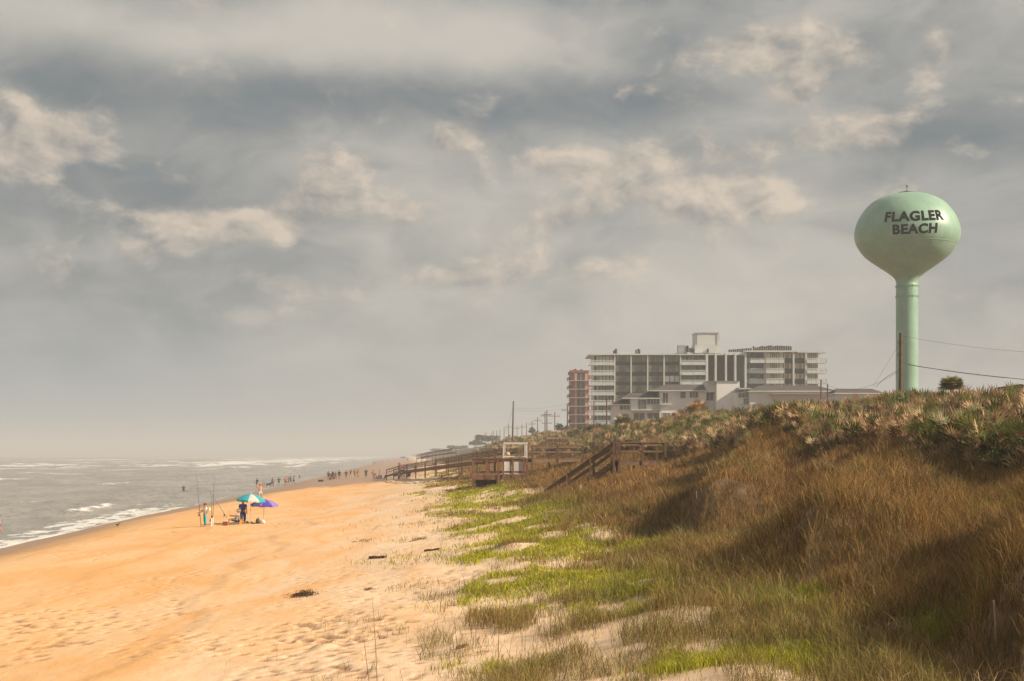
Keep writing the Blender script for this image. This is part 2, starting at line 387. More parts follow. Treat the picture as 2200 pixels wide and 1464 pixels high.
# ================================================================== WATER
def build_water():
    ds = [-2.5]
    while ds[-1] < 14: ds.append(ds[-1] + .22)
    while ds[-1] < 40000: ds.append(ds[-1] * 1.016 + .02)
    ds = np.array(ds)                                   # distance seaward of the shoreline
    ys = [-300., -100, 0, 40, 60, 70, 78]
    while ys[-1] < 25000: ys.append(ys[-1] * 1.0058)
    ys = np.array(ys)
    D, Y = np.meshgrid(ds, ys); X = shore(Y) - D
    near = 1 - sstep(Y, 600, 2500)
    # swell running along the shore, steeper in the surf zone
    ph = D/5.2 + (fbm(D/30.0, Y/60.0, 3, 101) - .5)*7
    amp = .6 * sstep(D, 3, 16) * (fbm(D/14.0, Y/28.0, 3, 111)) * 2.0
    Zw = amp * (np.exp(np.sin(ph)*1.3)/3.6 - .35) * (.35 + .65*near)
    Zw += (fbm(D/2.4, Y/4.5, 3, 121) - .5) * .62 * sstep(D, 1.5, 8) * near
    Zw += (fbm(D/.8, Y/1.6, 2, 125) - .5) * .14 * sstep(D, 1.0, 5) * near
    foam = np.zeros_like(D)
    # swash: foam sheet reaching up the sand, breaking edge behind it
    edge = (fbm(Y/16.0, Y*0, 3, 131) - .5) * 3.0 + .6 - 1.1*sstep(Y, 150, 220)
    width = 4.0 + 6.0*fbm(Y/30.0, Y*0+5, 2, 133) * (1 - .6*sstep(Y, 170, 260))
    sw = sstep(D, -edge-.5, -edge+.1) * (1 - sstep(D, -edge+width*.5, -edge+width))
    lace = fbm(D/1.3, Y/3.0, 4, 137, .6)
    fadeY = 1 - .85*sstep(Y, 165, 215)
    foam = np.maximum(foam, fadeY * sw * sstep(lace, .30, .62) * 1.05)
    foam = np.maximum(foam, fadeY * (np.exp(-((D+edge-.15)/.35)**2)) * .9)
    Zw += .10*np.exp(-((D+edge-.4)/.5)**2)
    # second breaking line near the shore
    c2 = 9.5 + (fbm(Y/26.0, Y*0+9, 3, 141) - .5)*6
    b2 = np.exp(-((D-c2)/1.3)**2) * sstep(fbm(Y/22.0, D/30.0, 2, 143), .42, .6) * (1 - sstep(Y, 190, 260))
    foam = np.maximum(foam, b2 * sstep(fbm(D/.9, Y/2.2, 3, 145), .25, .6)); Zw += b2*.45
    # far surf lines
    for (c0, w0, th) in ((34, 4.0, .50), (62, 6.5, .46), (95, 10.0, .42), (135, 12.0, .44), (200, 14., .5)):
        cc_ = c0 + (fbm(Y/130.0, Y*0+c0, 3, 151) - .5)*c0*.35
        bb = np.exp(-((D-cc_)/w0)**2) * sstep(fbm(Y/70.0, D/300.0+c0, 3, 157), th-.06, th+.1) * sstep(Y, 500, 900) * (1-sstep(Y, 3600, 5400))
        foam = np.maximum(foam, bb * sstep(fbm(D/4.0, Y/16.0, 3, 163), .2, .55)); Zw += bb*.5
    # individual whitecaps and foam streaks seen from the beach: px, py, half-width px, half-height px, strength
    for (px, py, rx, ry, k) in [(115,997,17,3.0,1),(180,1004,14,2.2,1),(278,988,15,3.0,1),(278,993,12,1.5,.8),(212,1001,26,1.2,.6),(35,1008,40,1.3,.7),(100,1006,35,1.2,.6),(330,1003,40,1.4,.6),(180,994,35,1.0,.5),
                              (560,975.2+7,14,1.6,.7),(440,984,12,1.6,.9),(480,984,16,1.4,.9),(590,981,8,1.2,.7),(490,998,60,2.4,.95),(560,994,70,3.0,1),(640,990,60,4,.95),(700,986,50,3,.9),(620,984,60,2,.8),(760,983,50,3,.8),(550,1000,60,1.2,.7),
                              (20,1030,26,3.5,.65),(120,1019,90,2.2,.5),(240,1011,60,2.0,.38),(235,1041,36,2.0,.5),(270,1038,20,1.2,.5),(330,1086,60,3.0,.35),(430,1060,50,3.0,.22),(60,1075,30,2,.25),(500,1036,60,3.0,.25),(250,1068,40,1.5,.2),(340,1057,24,1.5,.25),(400,1030,40,2,.2),(600,1015,80,3,.25),(480,1052,40,3,.22)]:
        Yc = F*CZ/(py-HORY); Xc = (px-1100)/F*Yc; dx = rx/F*Yc; dy = ry/(py-HORY)*Yc
        jx = (fbm(X/dx*1.5, Y/dy*.6, 3, 171) - .5)*1.3
        e = np.exp(-(((X-Xc)/dx)**2 + ((Y-Yc)/dy + jx)**2)**1.2)
        foam = np.maximum(foam, k * e * (.45 + .55*sstep(fbm(X/dx*4, Y/dy*1.5, 3, 173), .25, .6))); Zw += e * k * min(.8, .0022*Yc) * .6
    nr, nc = D.shape; idx = np.arange(nr*nc).reshape(nr, nc)
    q = np.stack([idx[:-1,:-1], idx[1:,:-1], idx[1:,1:], idx[:-1,1:]], -1).reshape(-1, 4)
    V = np.stack([X, Y, Zw], -1).reshape(-1, 3)
    m = bpy.data.materials.new("sea"); m.use_nodes = True; t = m.node_tree; p = t.nodes['Principled BSDF']; n = NB(t)
    fa = t.nodes.new('ShaderNodeAttribute'); fa.attribute_name = 'foam'; f = fa.outputs['Fac']
    co = t.nodes.new('ShaderNodeTexCoord').outputs['Object']
    det = n.noise(n.vm('MULTIPLY', co, (1.0, .55, 1)), 1.4, 7, .68, .5)
    big = n.noise(n.vm('MULTIPLY', co, (.05, .02, 1)), 1.4, 5, .6, .5)
    fm = n.ss(n.m('ADD', f, n.m('MULTIPLY', n.m('SUBTRACT', det, .5), 1.7)), .18, .70)
    fm = n.m('MULTIPLY', fm, n.ss(f, .02, .2))
    c = n.mix(n.ss(big, .35, .65), (.27,.25,.215,1), (.37,.335,.285,1))
    c = n.mix(n.m('MULTIPLY', fm, .92), c, (.80,.78,.74,1))
    n.put(p.inputs['Base Color'], c)
    n.put(p.inputs['Roughness'], n.m('ADD', .22, n.m('MULTIPLY', fm, .6)))
    p.inputs['IOR'].default_value = 1.33
    bn = t.nodes.new('ShaderNodeBump'); bn.inputs['Strength'].default_value = 1.0; bn.inputs['Distance'].default_value = .7
    wv = n.m('ADD', n.noise(n.vm('MULTIPLY', co, (.35, .16, 1)), 1.5, 8, .7, .6), n.m('MULTIPLY', fm, .15))
    t.links.new(wv, bn.inputs['Height']); t.links.new(bn.outputs[0], p.inputs['Normal'])
    g = npmesh("water", V, quads=q, m=m, smooth=True, extra={'foam': foam.ravel()})
    tag(g, kind="structure"); g["label"] = "grey-brown sea with white breaking surf"
build_water()

# ================================================================== GRASS AND PALMETTO
def blades(X, Y, Zb, h, w, col, lean, seg=2, twist=None):
    """curved tapering blades as one mesh; every argument an array"""
    n = len(X); r = RNG
    a = r.uniform(0, 2*math.pi, n) if twist is None else twist
    la = r.uniform(0, 2*math.pi, n)
    lx = np.cos(la)*lean; ly = np.sin(la)*lean
    wx = np.cos(a)*w/2; wy = np.sin(a)*w/2
    B = np.stack([X, Y, Zb], -1)
    mid = B + np.stack([lx*h*.35, ly*h*.35, h*.6], -1)
    tip = B + np.stack([lx*h*1.0, ly*h*1.0, h*np.sqrt(np.clip(1-lean**2*.6, .1, 1))], -1)
    W3 = np.stack([wx, wy, wx*0], -1)
    V = np.stack([B-W3, B+W3, mid+W3*.75, mid-W3*.75, tip], 1)
    i = np.arange(n)[:, None]*5
    q = i + np.array([[0, 1, 2, 3]]); t = i + np.array([[3, 2, 4]])
    c = np.repeat(col[:, None, :], 5, 1)
    return V.reshape(-1, 3), q, t, c.reshape(-1, 3)
M_grass = mat("grass_blade", rough=.75, attr="col", trans=.2, spec=.15)
M_palm = mat("palm_leaf", rough=.6, attr="col", trans=.3, spec=.25)

def scatter(n, smin, smax, y0, y1, power=1.0, umax=.46):
    """random ground points, denser near the viewer, kept within a generous fan"""
    if power == 1.0: Y = np.exp(RNG.uniform(math.log(y0), math.log(y1), n))
    else: Y = (RNG.uniform(y1**(1-power), y0**(1-power), n))**(1/(1-power))
    s = RNG.uniform(smin, smax, n); X = s + shore(Y)
    k = (X/Y < umax)
    return X[k], Y[k], s[k]
def segd(X, Y, a, c):
    dx, dy = c[0]-a[0], c[1]-a[1]; t = np.clip(((X-a[0])*dx+(Y-a[1])*dy)/(dx*dx+dy*dy), 0, 1)
    return np.hypot(X-a[0]-t*dx, Y-a[1]-t*dy)

GREENS = [(1215,1262,190,26),(1060,1262,60,20),(1330,1268,90,18),(1230,1172,150,20),(1130,1110,110,18),(1090,1078,90,14),(1040,1058,60,8),(1060,1195,70,14),(1370,1170,80,14),(1130,1230,80,10),(1000,1300,20,8),
          (1690,1290,70,14),(1770,985,50,16),(2160,1110,60,22),(2020,1365,80,20),(1500,1425,120,22),(1070,1440,100,16),(1690,1420,100,20),(1330,1300,60,10),(1130,1140,60,10),(2080,1060,60,20),(1540,1170,60,14)]
def ground_mask(X, Y, Zg, lst):
    px = 1100+F*X/Y; py = HORY-F*(Zg-CZ)/Y
    return px, py
_G = []
for (gx, gy, rx, ry) in GREENS:
    c0 = at(gx, gy); c1 = at(gx, gy-ry); wx = rx/F*c0.y; wy = max(abs(c1.y-c0.y), .8)
    _G.append((c0.x, c0.y, wx, min(wy, 14)))
def greenness(X, Y):
    g = np.zeros_like(X)
    for (cx, cy, wx, wy) in _G:
        g = np.maximum(g, np.exp(-(((X-cx)/wx)**2+((Y-cy)/wy)**2)**1.5))
    return g
_W = [at(1560, 968), at(1880, 905)]
_BARE = [(1040,1065,60,10),(1130,1290,160,16),(1240,1215,140,12),(1350,1150,100,8),(1560,1445,130,18),(1200,1400,200,16),(1100,1185,50,8),(1050,1150,60,8),(1290,1440,100,14)]
_Bw = []
for (gx, gy, rx, ry) in _BARE:
    c0 = at(gx, gy); c1 = at(gx, gy-ry); _Bw.append((c0.x, c0.y, rx/F*c0.y, max(abs(c1.y-c0.y), .7)))
def bare(X, Y):
    g = np.zeros_like(X)
    for (cx, cy, wx, wy) in _Bw: g = np.maximum(g, np.exp(-(((X-cx)/wx)**2+((Y-cy)/wy)**2)))
    return g
def palm_mask(X, Y, s):
    edge = 50.4 - 1.6*(1-sstep(Y, 66, 105)) + (fbm(X/4+2, Y/6.0, 3, 201) - .5)*5.0
    m_ = (s > edge) & (s < 70)
    d = segd(X, Y, _W[0][:2], _W[1][:2])
    return m_ & ~((d < 2.2) & (s < 57.5))
def mixc(a, c, t): return np.asarray(a)[None]*(1-t[:, None]) + np.asarray(c)[None]*t[:, None]

def build_grass():
    # ---- dry dune grass on the slope and the flat below
    X, Y, s = scatter(1500000, 31.0, 60, 13, 480, 1.1)
    Zg = Hf(X, Y); n = len(X)
    g = greenness(X, Y); br = bare(X, Y)
    patch = fbm(X/3.2, Y/4.2, 3, 211); pat2 = fbm(X/.9, Y/1.4, 2, 213)
    cover = np.maximum(sstep(s + (patch-.5)*10, 33.0, 38.5), .5*sstep(s+(patch-.5)*6, 30.5, 33)*(1-sstep(Y, 34, 50)))                 # thin on the sand, closed on the slope
    flat = (1-sstep(s, 37, 40))*np.where(Y < 48, 1-sstep(s, 34.5, 37.5), 1.0)
    keep = RNG.uniform(0, 1, n) < np.clip(cover*((.55-.50*flat)+1.5*sstep(pat2, .35+.1*flat, .62)) , 0, 1)
    keep &= RNG.uniform(0, 1, n) > br*1.0*(1-sstep(s, 36.5, 38.5))*np.where(X > .04*Y, .6, 1.0)
    keep &= ~(palm_mask(X, Y, s) & (s > 52.5) & (RNG.uniform(0, 1, n) < .8))
    X, Y, s, Zg, g, patch, pat2 = [q[keep] for q in (X, Y, s, Zg, g, patch, pat2)]; n = len(X)
    tall = fbm(X/2.6+7, Y/3.6, 3, 217)
    tuss = vnoise(X/.45+3, Y/.6, 219)*.6+vnoise(X/.22, Y/.3, 220)*.4
    h = (.14 + .55*tall + .45*(tuss-.35)*np.interp(s,[35,40],[.5,1])) * RNG.uniform(.5, 1.4, n) * np.interp(s, [32, 37, 42, 60], [.6, .75, 1.0, .9])
    w = np.clip(.0060*(Y/20)**.8, .006, .05) * RNG.uniform(.6, 1.5, n)
    t = RNG.uniform(0, 1, n)
    dry = mixc((.115,.055,.016), (.53,.305,.10), t**1.5)
    straw = mixc((.28,.18,.07), (.46,.32,.16), t)
    olive = mixc((.07,.062,.012), (.21,.17,.035), t)
    lime = mixc((.16,.19,.015), (.32,.33,.035), t)
    c = dry; k = sstep(fbm(X/6+9, Y/7.0, 3, 223), .46, .66)*.32
    c = np.where((RNG.uniform(0, 1, n) < k)[:, None], olive, c)
    c = np.where((RNG.uniform(0, 1, n) < .16+.2*sstep(41-s, 0, 5))[:, None], straw, c)
    c = np.where((RNG.uniform(0, 1, n) < .30*sstep(43-s, 0, 4))[:, None], olive, c)
    c = np.where((RNG.uniform(0, 1, n) < g*np.interp(s,[38,41],[.85,.5]))[:, None], lime, c)
    h = np.where(g > .5, h*.7, h)
    nearf = 1-sstep(Y, 26, 48); h = h*(1+.35*nearf); fl_ = (s < 38.5) & (RNG.uniform(0, 1, n) < .62*nearf); c = np.where(fl_[:, None], mixc((.13,.11,.028), (.37,.32,.10), t), c)
    c = c*(.55+.85*tuss)[:, None]
    V, q, tr, cc_ = blades(X, Y, Zg-.03, h, w, c, RNG.uniform(.1, .98, n)**.7)
    o = npmesh("dune_grass", V, q, tr, cc_, M_grass)
    tag(o, "dry brown and olive dune grass covering the slope", "grass", kind="stuff")
    # ---- coarse arching bunches near the viewer
    bx, by, bs = scatter(3000, 36, 57, 13, 75, 1.25); kk = (RNG.uniform(0, 1, len(bx)) < sstep(bs, 35.5, 39)*(.25+.75*sstep(fbm(bx/2, by/3, 2, 225), .4, .6))) & ((bare(bx, by) < .4) | (bs > 38.5))
    bx, by, bs = bx[kk], by[kk], bs[kk]; nb = 38; n = len(bx)*nb
    X = np.repeat(bx, nb)+RNG.normal(0, .07, n); Y = np.repeat(by, nb)+RNG.normal(0, .07, n); bt = np.repeat(RNG.uniform(0, 1, len(bx)), nb); t = RNG.uniform(0, 1, n)
    h = .8*np.repeat(RNG.uniform(.45, 1.0, len(bx)), nb)*RNG.uniform(.5, 1.15, n)
    c = np.where((bt < .35)[:, None], mixc((.12,.11,.03), (.32,.29,.09), t), np.where((bt < .8)[:, None], mixc((.13,.07,.025), (.46,.29,.12), t), mixc((.35,.24,.11), (.62,.46,.26), t)))
    V, q, tr, cc_ = blades(X, Y, Hf(X, Y)-.03, h, np.clip(.008*(Y/20)**.8, .008, .03)*RNG.uniform(.7, 1.4, n), c, RNG.uniform(.3, 1.1, n))
    o = npmesh("bunch_grass", V, q, tr, cc_, M_grass)
    tag(o, "coarse arching bunches of straw and olive grass on the near dune slope", "grass", kind="stuff")
    # ---- low bright green creeping cover on the sand
    X, Y, s = scatter(650000, 29.5, 46, 20, 330, 1.25)
    g = greenness(X, Y); fr = fbm(X/2.4, Y/3.4, 4, 231); fr2 = fbm(X/.7, Y/1.0, 2, 233)
    base_ = sstep(s + (fbm(X/5, Y/4.0, 3, 235)-.5)*9, 31.5, 35.0) * (1 - sstep(s, 38.5, 43)) * sstep(Y, 40, 60)
    p = np.clip(g*1.9*sstep(fr2*.5+fr*.5, .36, .54) + base_*sstep(fr, .48, .62)*.6*sstep(40-s, 0, 3), 0, 1) * (1-.9*bare(X, Y))
    k = RNG.uniform(0, 1, len(X)) < p
    X, Y, s, fr2 = X[k], Y[k], s[k], fr2[k]; n = len(X); Zg = Hf(X, Y); t = RNG.uniform(0, 1, n)
    h = (.10+.16*fr2)*RNG.uniform(.6, 1.3, n); w = np.clip(.012*(Y/25)**.8, .012, .07)*RNG.uniform(.7, 1.4, n)
    c = mixc((.27,.28,.012), (.56,.52,.04), t)
    c = np.where((RNG.uniform(0, 1, n) < .18)[:, None], mixc((.12,.15,.03), (.2,.2,.05), t), c)
    V, q, tr, cc_ = blades(X, Y, Zg-.01, h, w, c, RNG.uniform(.2, .95, n))
    o = npmesh("green_ground_cover", V, q, tr, cc_, M_grass)
    tag(o, "bright yellow-green creeping plants on the sand at the dune foot", "ground cover", kind="stuff")
    # ---- sparse tall stems and seed stalks, sand side and slope
    X, Y, s = scatter(20000, 29.5, 52, 14, 90, 1.2)
    pr = np.clip(sstep(s, 29.5, 34)*.55, .0, 1) * (fbm(X/2.0, Y/3.0, 2, 241) > .5)
    k = RNG.uniform(0, 1, len(X)) < pr*.55; X, Y, s = X[k], Y[k], s[k]; n = len(X)
    h = RNG.uniform(.5, 1.15, n)*np.interp(s, [29, 36, 52], [.7, 1, 1]); w = np.clip(.006*(Y/20)**.8, .006, .03)
    c = mixc((.20,.11,.05), (.42,.28,.15), RNG.uniform(0, 1, n))
    V, q, tr, cc_ = blades(X, Y, Hf(X, Y)-.02, h, w, c, RNG.uniform(.05, .55, n))
    o = npmesh("dry_stems", V, q, tr, cc_, M_grass); tag(o, "thin dry brown stems standing above the dune grass", "dry stems", kind="stuff")
    # ---- loose tufts and debris lines on the pale sand
    X, Y, s = scatter(60000, 25.5, 36, 24, 120, 1.2)
    cl = fbm(X/.55, Y/.9, 2, 251)*sstep(fbm(X/3, Y/5.0, 3, 253), .42, .62)
    k = RNG.uniform(0, 1, len(X)) < sstep(cl, .40, .62)*sstep(s, 26, 34)*.7; X, Y, s = X[k], Y[k], s[k]; n = len(X)
    c = mixc((.14,.09,.04), (.24,.27,.06), RNG.uniform(0, 1, n))
    V, q, tr, cc_ = blades(X, Y, Hf(X, Y)-.02, RNG.uniform(.06, .30, n), np.clip(.008*(Y/25)**.8, .008, .03), c, RNG.uniform(.2, .95, n))
    o = npmesh("sparse_beach_grass", V, q, tr, cc_, M_grass); tag(o, "sparse short grass tufts scattered over pale sand", "grass", kind="stuff")

def fans(X, Y, Z, R, col, tilt, azim, nl=11, spread=2.6, wfac=1.0):
    """palm fan leaves: nl pointed leaflets from one point in a tilted plane; arrays over fans"""
    n = len(X); th = np.linspace(-spread/2, spread/2, nl)[None, :] + RNG.uniform(-.05, .05, (n, nl))
    ca, sa = np.cos(azim)[:, None], np.sin(azim)[:, None]; ct, st_ = np.cos(tilt)[:, None], np.sin(tilt)[:, None]
    up = np.stack([st_*ca, st_*sa, ct], -1)            # fan axis
    side = np.stack([-sa, ca, 0*sa], -1)
    L = R[:, None]*(1-.22*np.abs(th)/(spread/2))*RNG.uniform(.85, 1.1, (n, nl))
    d = up*np.cos(th)[..., None] + side*np.sin(th)[..., None]
    nrm = np.cross(up, side)
    C = np.stack([X, Y, Z], -1)[:, None, :]
    pd = np.cross(np.broadcast_to(nrm, d.shape), d)
    w = (wfac*R[:, None]*.062)[..., None]
    rootp = C + d*.10*R[:, None, None]
    midp = C + d*(L*.55)[..., None]; tipp = C + d*L[..., None] + nrm*(RNG.uniform(-.12, .12, (n, nl))*R[:, None])[..., None]
    droop = np.zeros_like(tipp); droop[..., 2] = -.10*L; tipp = tipp + droop
    V = np.stack([rootp, midp+pd*w, tipp, midp-pd*w], 2).reshape(-1, 3)
    i = np.arange(n*nl)[:, None]*4; q = i + np.array([[0, 1, 2, 3]])
    c = np.repeat(col, nl*4, 0) * np.repeat(RNG.uniform(.8, 1.2, (n*nl, 1)), 4, 0)
    return V, q, c
def fancol(n, green):
    t = RNG.uniform(0, 1, n); u = RNG.uniform(0, 1, n)
    tan = mixc((.28,.165,.075), (.60,.42,.23), t); brn = mixc((.10,.05,.025), (.26,.15,.08), t); grn = mixc((.05,.065,.016), (.20,.205,.05), t)
    return np.where((u < green)[:, None], grn, np.where((u < green+.28*(1-green))[:, None], brn, tan))
def build_palmetto():
    X, Y, s = scatter(60000, 49, 68, 40, 520, 1.3, .50)
    k = palm_mask(X, Y, s) & (RNG.uniform(0, 1, len(X)) > .25*sstep(s, 62, 66)); X, Y, s = X[k], Y[k], s[k]; n = len(X)
    Zg = Hf(X, Y); hum = fbm(X/3.0, Y/4.0, 3, 301)
    Zf = Zg + RNG.uniform(.0, 1.0, n)*(.5+hum*1.2)
    R = np.clip(RNG.uniform(.5, .95, n)*(Y/80)**.2, .45, 1.4)
    green = np.clip(.06+.8*(fbm(X/2.2, Y/3.0, 2, 307)-.42)*2+(Zf-Zg)*.22, .03, .7)
    V, q, c = fans(X, Y, Zf, R, fancol(n, green), RNG.uniform(0, 1.0, n)**1.3, RNG.uniform(0, 2*math.pi, n), nl=9, spread=1.9, wfac=.72)
    # petioles
    o = npmesh("palmetto_thicket", V, q, None, c, M_palm)
    tag(o, "dense saw palmetto thicket with tan and green fans along the dune crest", "palmettos", kind="stuff")
build_grass(); build_palmetto()

def palm_crown(name, px, py, rpx, Y, label, squash=1.0, green=.35, trunk=1.5, nf=150, col=None):
    c = P(px, py, Y); R = rpx/F*Y
    zb = H(c.x, c.y)
    e = empty(name, (c.x, c.y, zb), label, "palm", "cabbage palms standing above the thicket")
    n = nf; d = RNG.normal(0, 1, (n, 3)); d /= np.linalg.norm(d, axis=1)[:, None]; d[:, 2] = np.abs(d[:, 2])*1.0-.35*RNG.uniform(0, 1, n)
    rr = R*RNG.uniform(.15, .72, n)
    X = c.x+d[:, 0]*rr; Yy = c.y+d[:, 1]*rr; Z = c.z-.15*R+d[:, 2]*rr*squash
    tilt = np.arccos(np.clip(d[:, 2], -1, 1))*.9; azm = np.arctan2(d[:, 1], d[:, 0])
    cl = fancol(n, green) if col is None else fancol(n, green)*np.array(col)
    V, q, cc_ = fans(X, Yy, Z, np.full(n, R*.36)*RNG.uniform(.7, 1.2, n), cl, tilt, azm, nl=9, spread=2.0, wfac=.9)
    V = V - np.array([c.x, c.y, zb])
    o = npmesh("crown", V, q, None, cc_, M_palm); o.parent = e
    MB().tube([(c.x, c.y, zb-.3), (c.x+.05, c.y, (zb+c.z)/2), (c.x, c.y, c.z)], [.2, .17, .15], 9).build("trunk", mat("palm_trunk", (.16,.11,.07), .9, .4, 6, .5), e)
    return e
palm_crown("cabbage_palm", 2045, 829, 34, 100, "round brown-green palm crown right of the water tower shaft", .95, .6, nf=620, col=(1.2,1.25,1.1))
palm_crown("cabbage_palm", 1340, 909, 29, 190, "small palm crown rising in front of the pale building's left end", 1.0, .5, nf=300)
palm_crown("cabbage_palm", 1498, 888, 40, 168, "golden brown palm crown in front of the plain white stair tower", 1.0, .2, nf=420, col=(1.25,1.15,1.1))
palm_crown("cabbage_palm", 1460, 900, 32, 172, "darker palm crown leaning against the golden brown one on its left", .9, .25, nf=320)
# ================================================================== WATER TOWER
M_mint = mat("tower_paint", (.275,.44,.325), .40, .16, .35, .0, .5, coat=.15)
M_black = mat("black_paint", (.006,.006,.007), 1.0, spec=.0)
M_steel = mat("dark_steel", (.10,.12,.10), .6, .3, 2)
_t = M_mint.node_tree; _n = NB(_t); _p = _t.nodes['Principled BSDF']; _co = _t.nodes.new('ShaderNodeTexCoord').outputs['Object']
_st = _n.noise(_n.vm('MULTIPLY', _co, (1.1, 1.1, .06)), 1.0, 6, .65)
_old = _p.inputs['Base Color'].links[0].from_socket
_n.put(_p.inputs['Base Color'], _n.mix(_n.m('MULTIPLY', _n.ss(_st, .52, .72), .35), _old, (.13,.22,.13,1)))
def water_tower():
    Y = 226.0; k = Y/F; cx = (1948.6-1100)*k; zt = lambda py: CZ+(HORY-py)*k
    zb = 6.0
    e = empty("water_tower", (cx, Y, zb), "tall mint green water tower with black lettering on its bulb-shaped tank, standing behind the dune", "water tower")
    rows = [(8,415.2),(18,415.5),(20,416.6),(34,418.6),(48,422),(62,427),(75,434),(86,443),(95.5,454),(103.5,466),(109.3,478),(113,489.5),(114.8,501),(114.2,511),(111.5,521),(107.6,528.5),(99.5,541),(89.5,552),(76,562.5),(62,572),(47,582),(34,591.5),(27.5,598),(24.2,605),(23,612)]
    prof = []
    for i in range(len(rows)-1):     # smooth resampling
        r0 = rows[max(i-1,0)]; r1 = rows[i]; r2 = rows[i+1]; r3 = rows[min(i+2,len(rows)-1)]
        for t in (0, .33, .66):
            f = lambda a: .5*((2*r1[a])+(-r0[a]+r2[a])*t+(2*r0[a]-5*r1[a]+4*r2[a]-r3[a])*t*t+(-r0[a]+3*r1[a]-3*r2[a]+r3[a])*t**3)
            prof.append((f(0)*k*.965, zt(f(1))))
    prof.append((23*k, zt(612)))
    tank = MB().lathe([(0.01, zt(415))]+prof, (cx, Y, 0), 96).build("tank", M_mint, e, smooth=True)
    shaft = MB().lathe([(23.0*k, zt(612)),(23.2*k, zt(640)),(23.2*k, zt(700)),(23.4*k, zt(900)),(30*k, zb+1.5),(34*k, zb)], (cx, Y, 0), 64).build("shaft", M_mint, e, smooth=True)
    for py in (615.5, 637.5):
        b_ = MB(); b_.lathe([(23.1*k, zt(py)-.05),(23.9*k, zt(py)-.04),(23.9*k, zt(py)+.04),(23.1*k, zt(py)+.05)], (cx, Y, 0), 64)
        for q in range(20):
            a = q*math.pi/10; b_.box(cx+23.9*k*math.cos(a)-.05, cx+23.9*k*math.cos(a)+.05, Y+23.9*k*math.sin(a)-.05, Y+23.9*k*math.sin(a)+.05, zt(py)-.14, zt(py)+.08)
        b_.build("ring", M_mint, e)
    # weld seams of the tank
    for py, r in ((528.5, 107.6),):
        MB().lathe([(r*k*.965-.01, zt(py)-.07),(r*k*.965+.03, zt(py)),(r*k*.965-.01, zt(py)+.07)], (cx, Y, 0), 96).build("weld_seam", M_mint, tank)
    hatch = MB().lathe([(0.01, zt(411)),(7*k, zt(411.2)),(9*k, zt(413)),(9.5*k, zt(416))], (cx, Y, 0), 24)
    hatch.lathe([(17.5*k, zt(414.2)),(18.5*k, zt(414.2)),(18.5*k, zt(415.4)),(17.5*k, zt(415.4))], (cx, Y, 0), 32)
    for q in range(12):
        a = q*math.pi/6; hatch.tube([(cx+18*k*math.cos(a), Y+18*k*math.sin(a), zt(417)), (cx+18*k*math.cos(a), Y+18*k*math.sin(a), zt(414.6))], .05, 5)
    hatch.build("hatch", mat("hatch_paint", (.12,.24,.12), .7), e)
    an = MB().tube([(cx, Y, zt(412)), (cx, Y, zt(401))], .06, 6); an.lathe([(.01, zt(402.5)),(.12, zt(402)),(.16, zt(400)),(.1, zt(398)),(.01, zt(397.5))], (cx, Y, 0), 10)
    an.build("beacon", M_steel, e)
    # lettering wrapped onto the tank
    zs = np.array([p[1] for p in prof][::-1]); rs = np.array([p[0] for p in prof][::-1])
    def word(txt, pxc, wpx, py0, py1, shear=0.0):
        cu = bpy.data.curves.new("txt", 'FONT'); cu.body = txt; cu.size = 1; cu.offset = .046; cu.align_x = 'CENTER'; cu.space_character = 1.10; cu.resolution_u = 6
        ob = bpy.data.objects.new("txt", cu); COL.objects.link(ob); dg = bpy.context.evaluated_depsgraph_get()
        me = bpy.data.meshes.new_from_object(ob.evaluated_get(dg)); bpy.data.objects.remove(ob)
        bm = bmesh.new(); bm.from_mesh(me); bmesh.ops.triangulate(bm, faces=bm.faces[:])
        for _ in range(3):
            bmesh.ops.subdivide_edges(bm, edges=[e_ for e_ in bm.edges if e_.calc_length() > .13], cuts=1); bmesh.ops.triangulate(bm, faces=bm.faces[:])
        xs = [v.co.x for v in bm.verts]; ys_ = [v.co.y for v in bm.verts]; x0, x1, y0, y1 = min(xs), max(xs), min(ys_), max(ys_)
        # angular extent on the tank that spans the photographed width
        R0 = float(np.interp(zt((py0+py1)/2), zs, rs))
        off = math.atan2(cx, Y); aL = math.asin((pxc-wpx/2-1948.6)*k*.965/R0)-off; aR = math.asin((pxc+wpx/2-1948.6)*k*.965/R0)-off
        for v in bm.verts:
            u = (v.co.x-x0)/(x1-x0); w_ = (v.co.y-y0)/(y1-y0)
            zz = zt(py1+(py0-py1)*w_); a = aL+(aR-aL)*u + shear*(w_-.5)*(u)*.012
            D0 = math.hypot(cx, Y); zz = CZ+(zz-CZ)*(D0-R0*math.cos(a+off))/(D0-R0*math.cos((aL+aR)/2+off)); R = float(np.interp(zz, zs, rs))+.028
            v.co = (cx+R*math.sin(a), Y-R*math.cos(a), zz)
        mm = bpy.data.meshes.new("lettering")
        for v in bm.verts: v.co = (v.co.x-cx, v.co.y-Y, v.co.z-zb)
        bm.to_mesh(mm); mm.materials.append(M_black); o = bpy.data.objects.new("lettering", mm); COL.objects.link(o); o.parent = tank
        o["label"] = "black capital letters reading " + txt
    word("FLAGLER", 1963.5, 122, 470.5, 493); word("BEACH", 1965, 93, 498.5, 519.5, 1.0)
water_tower()

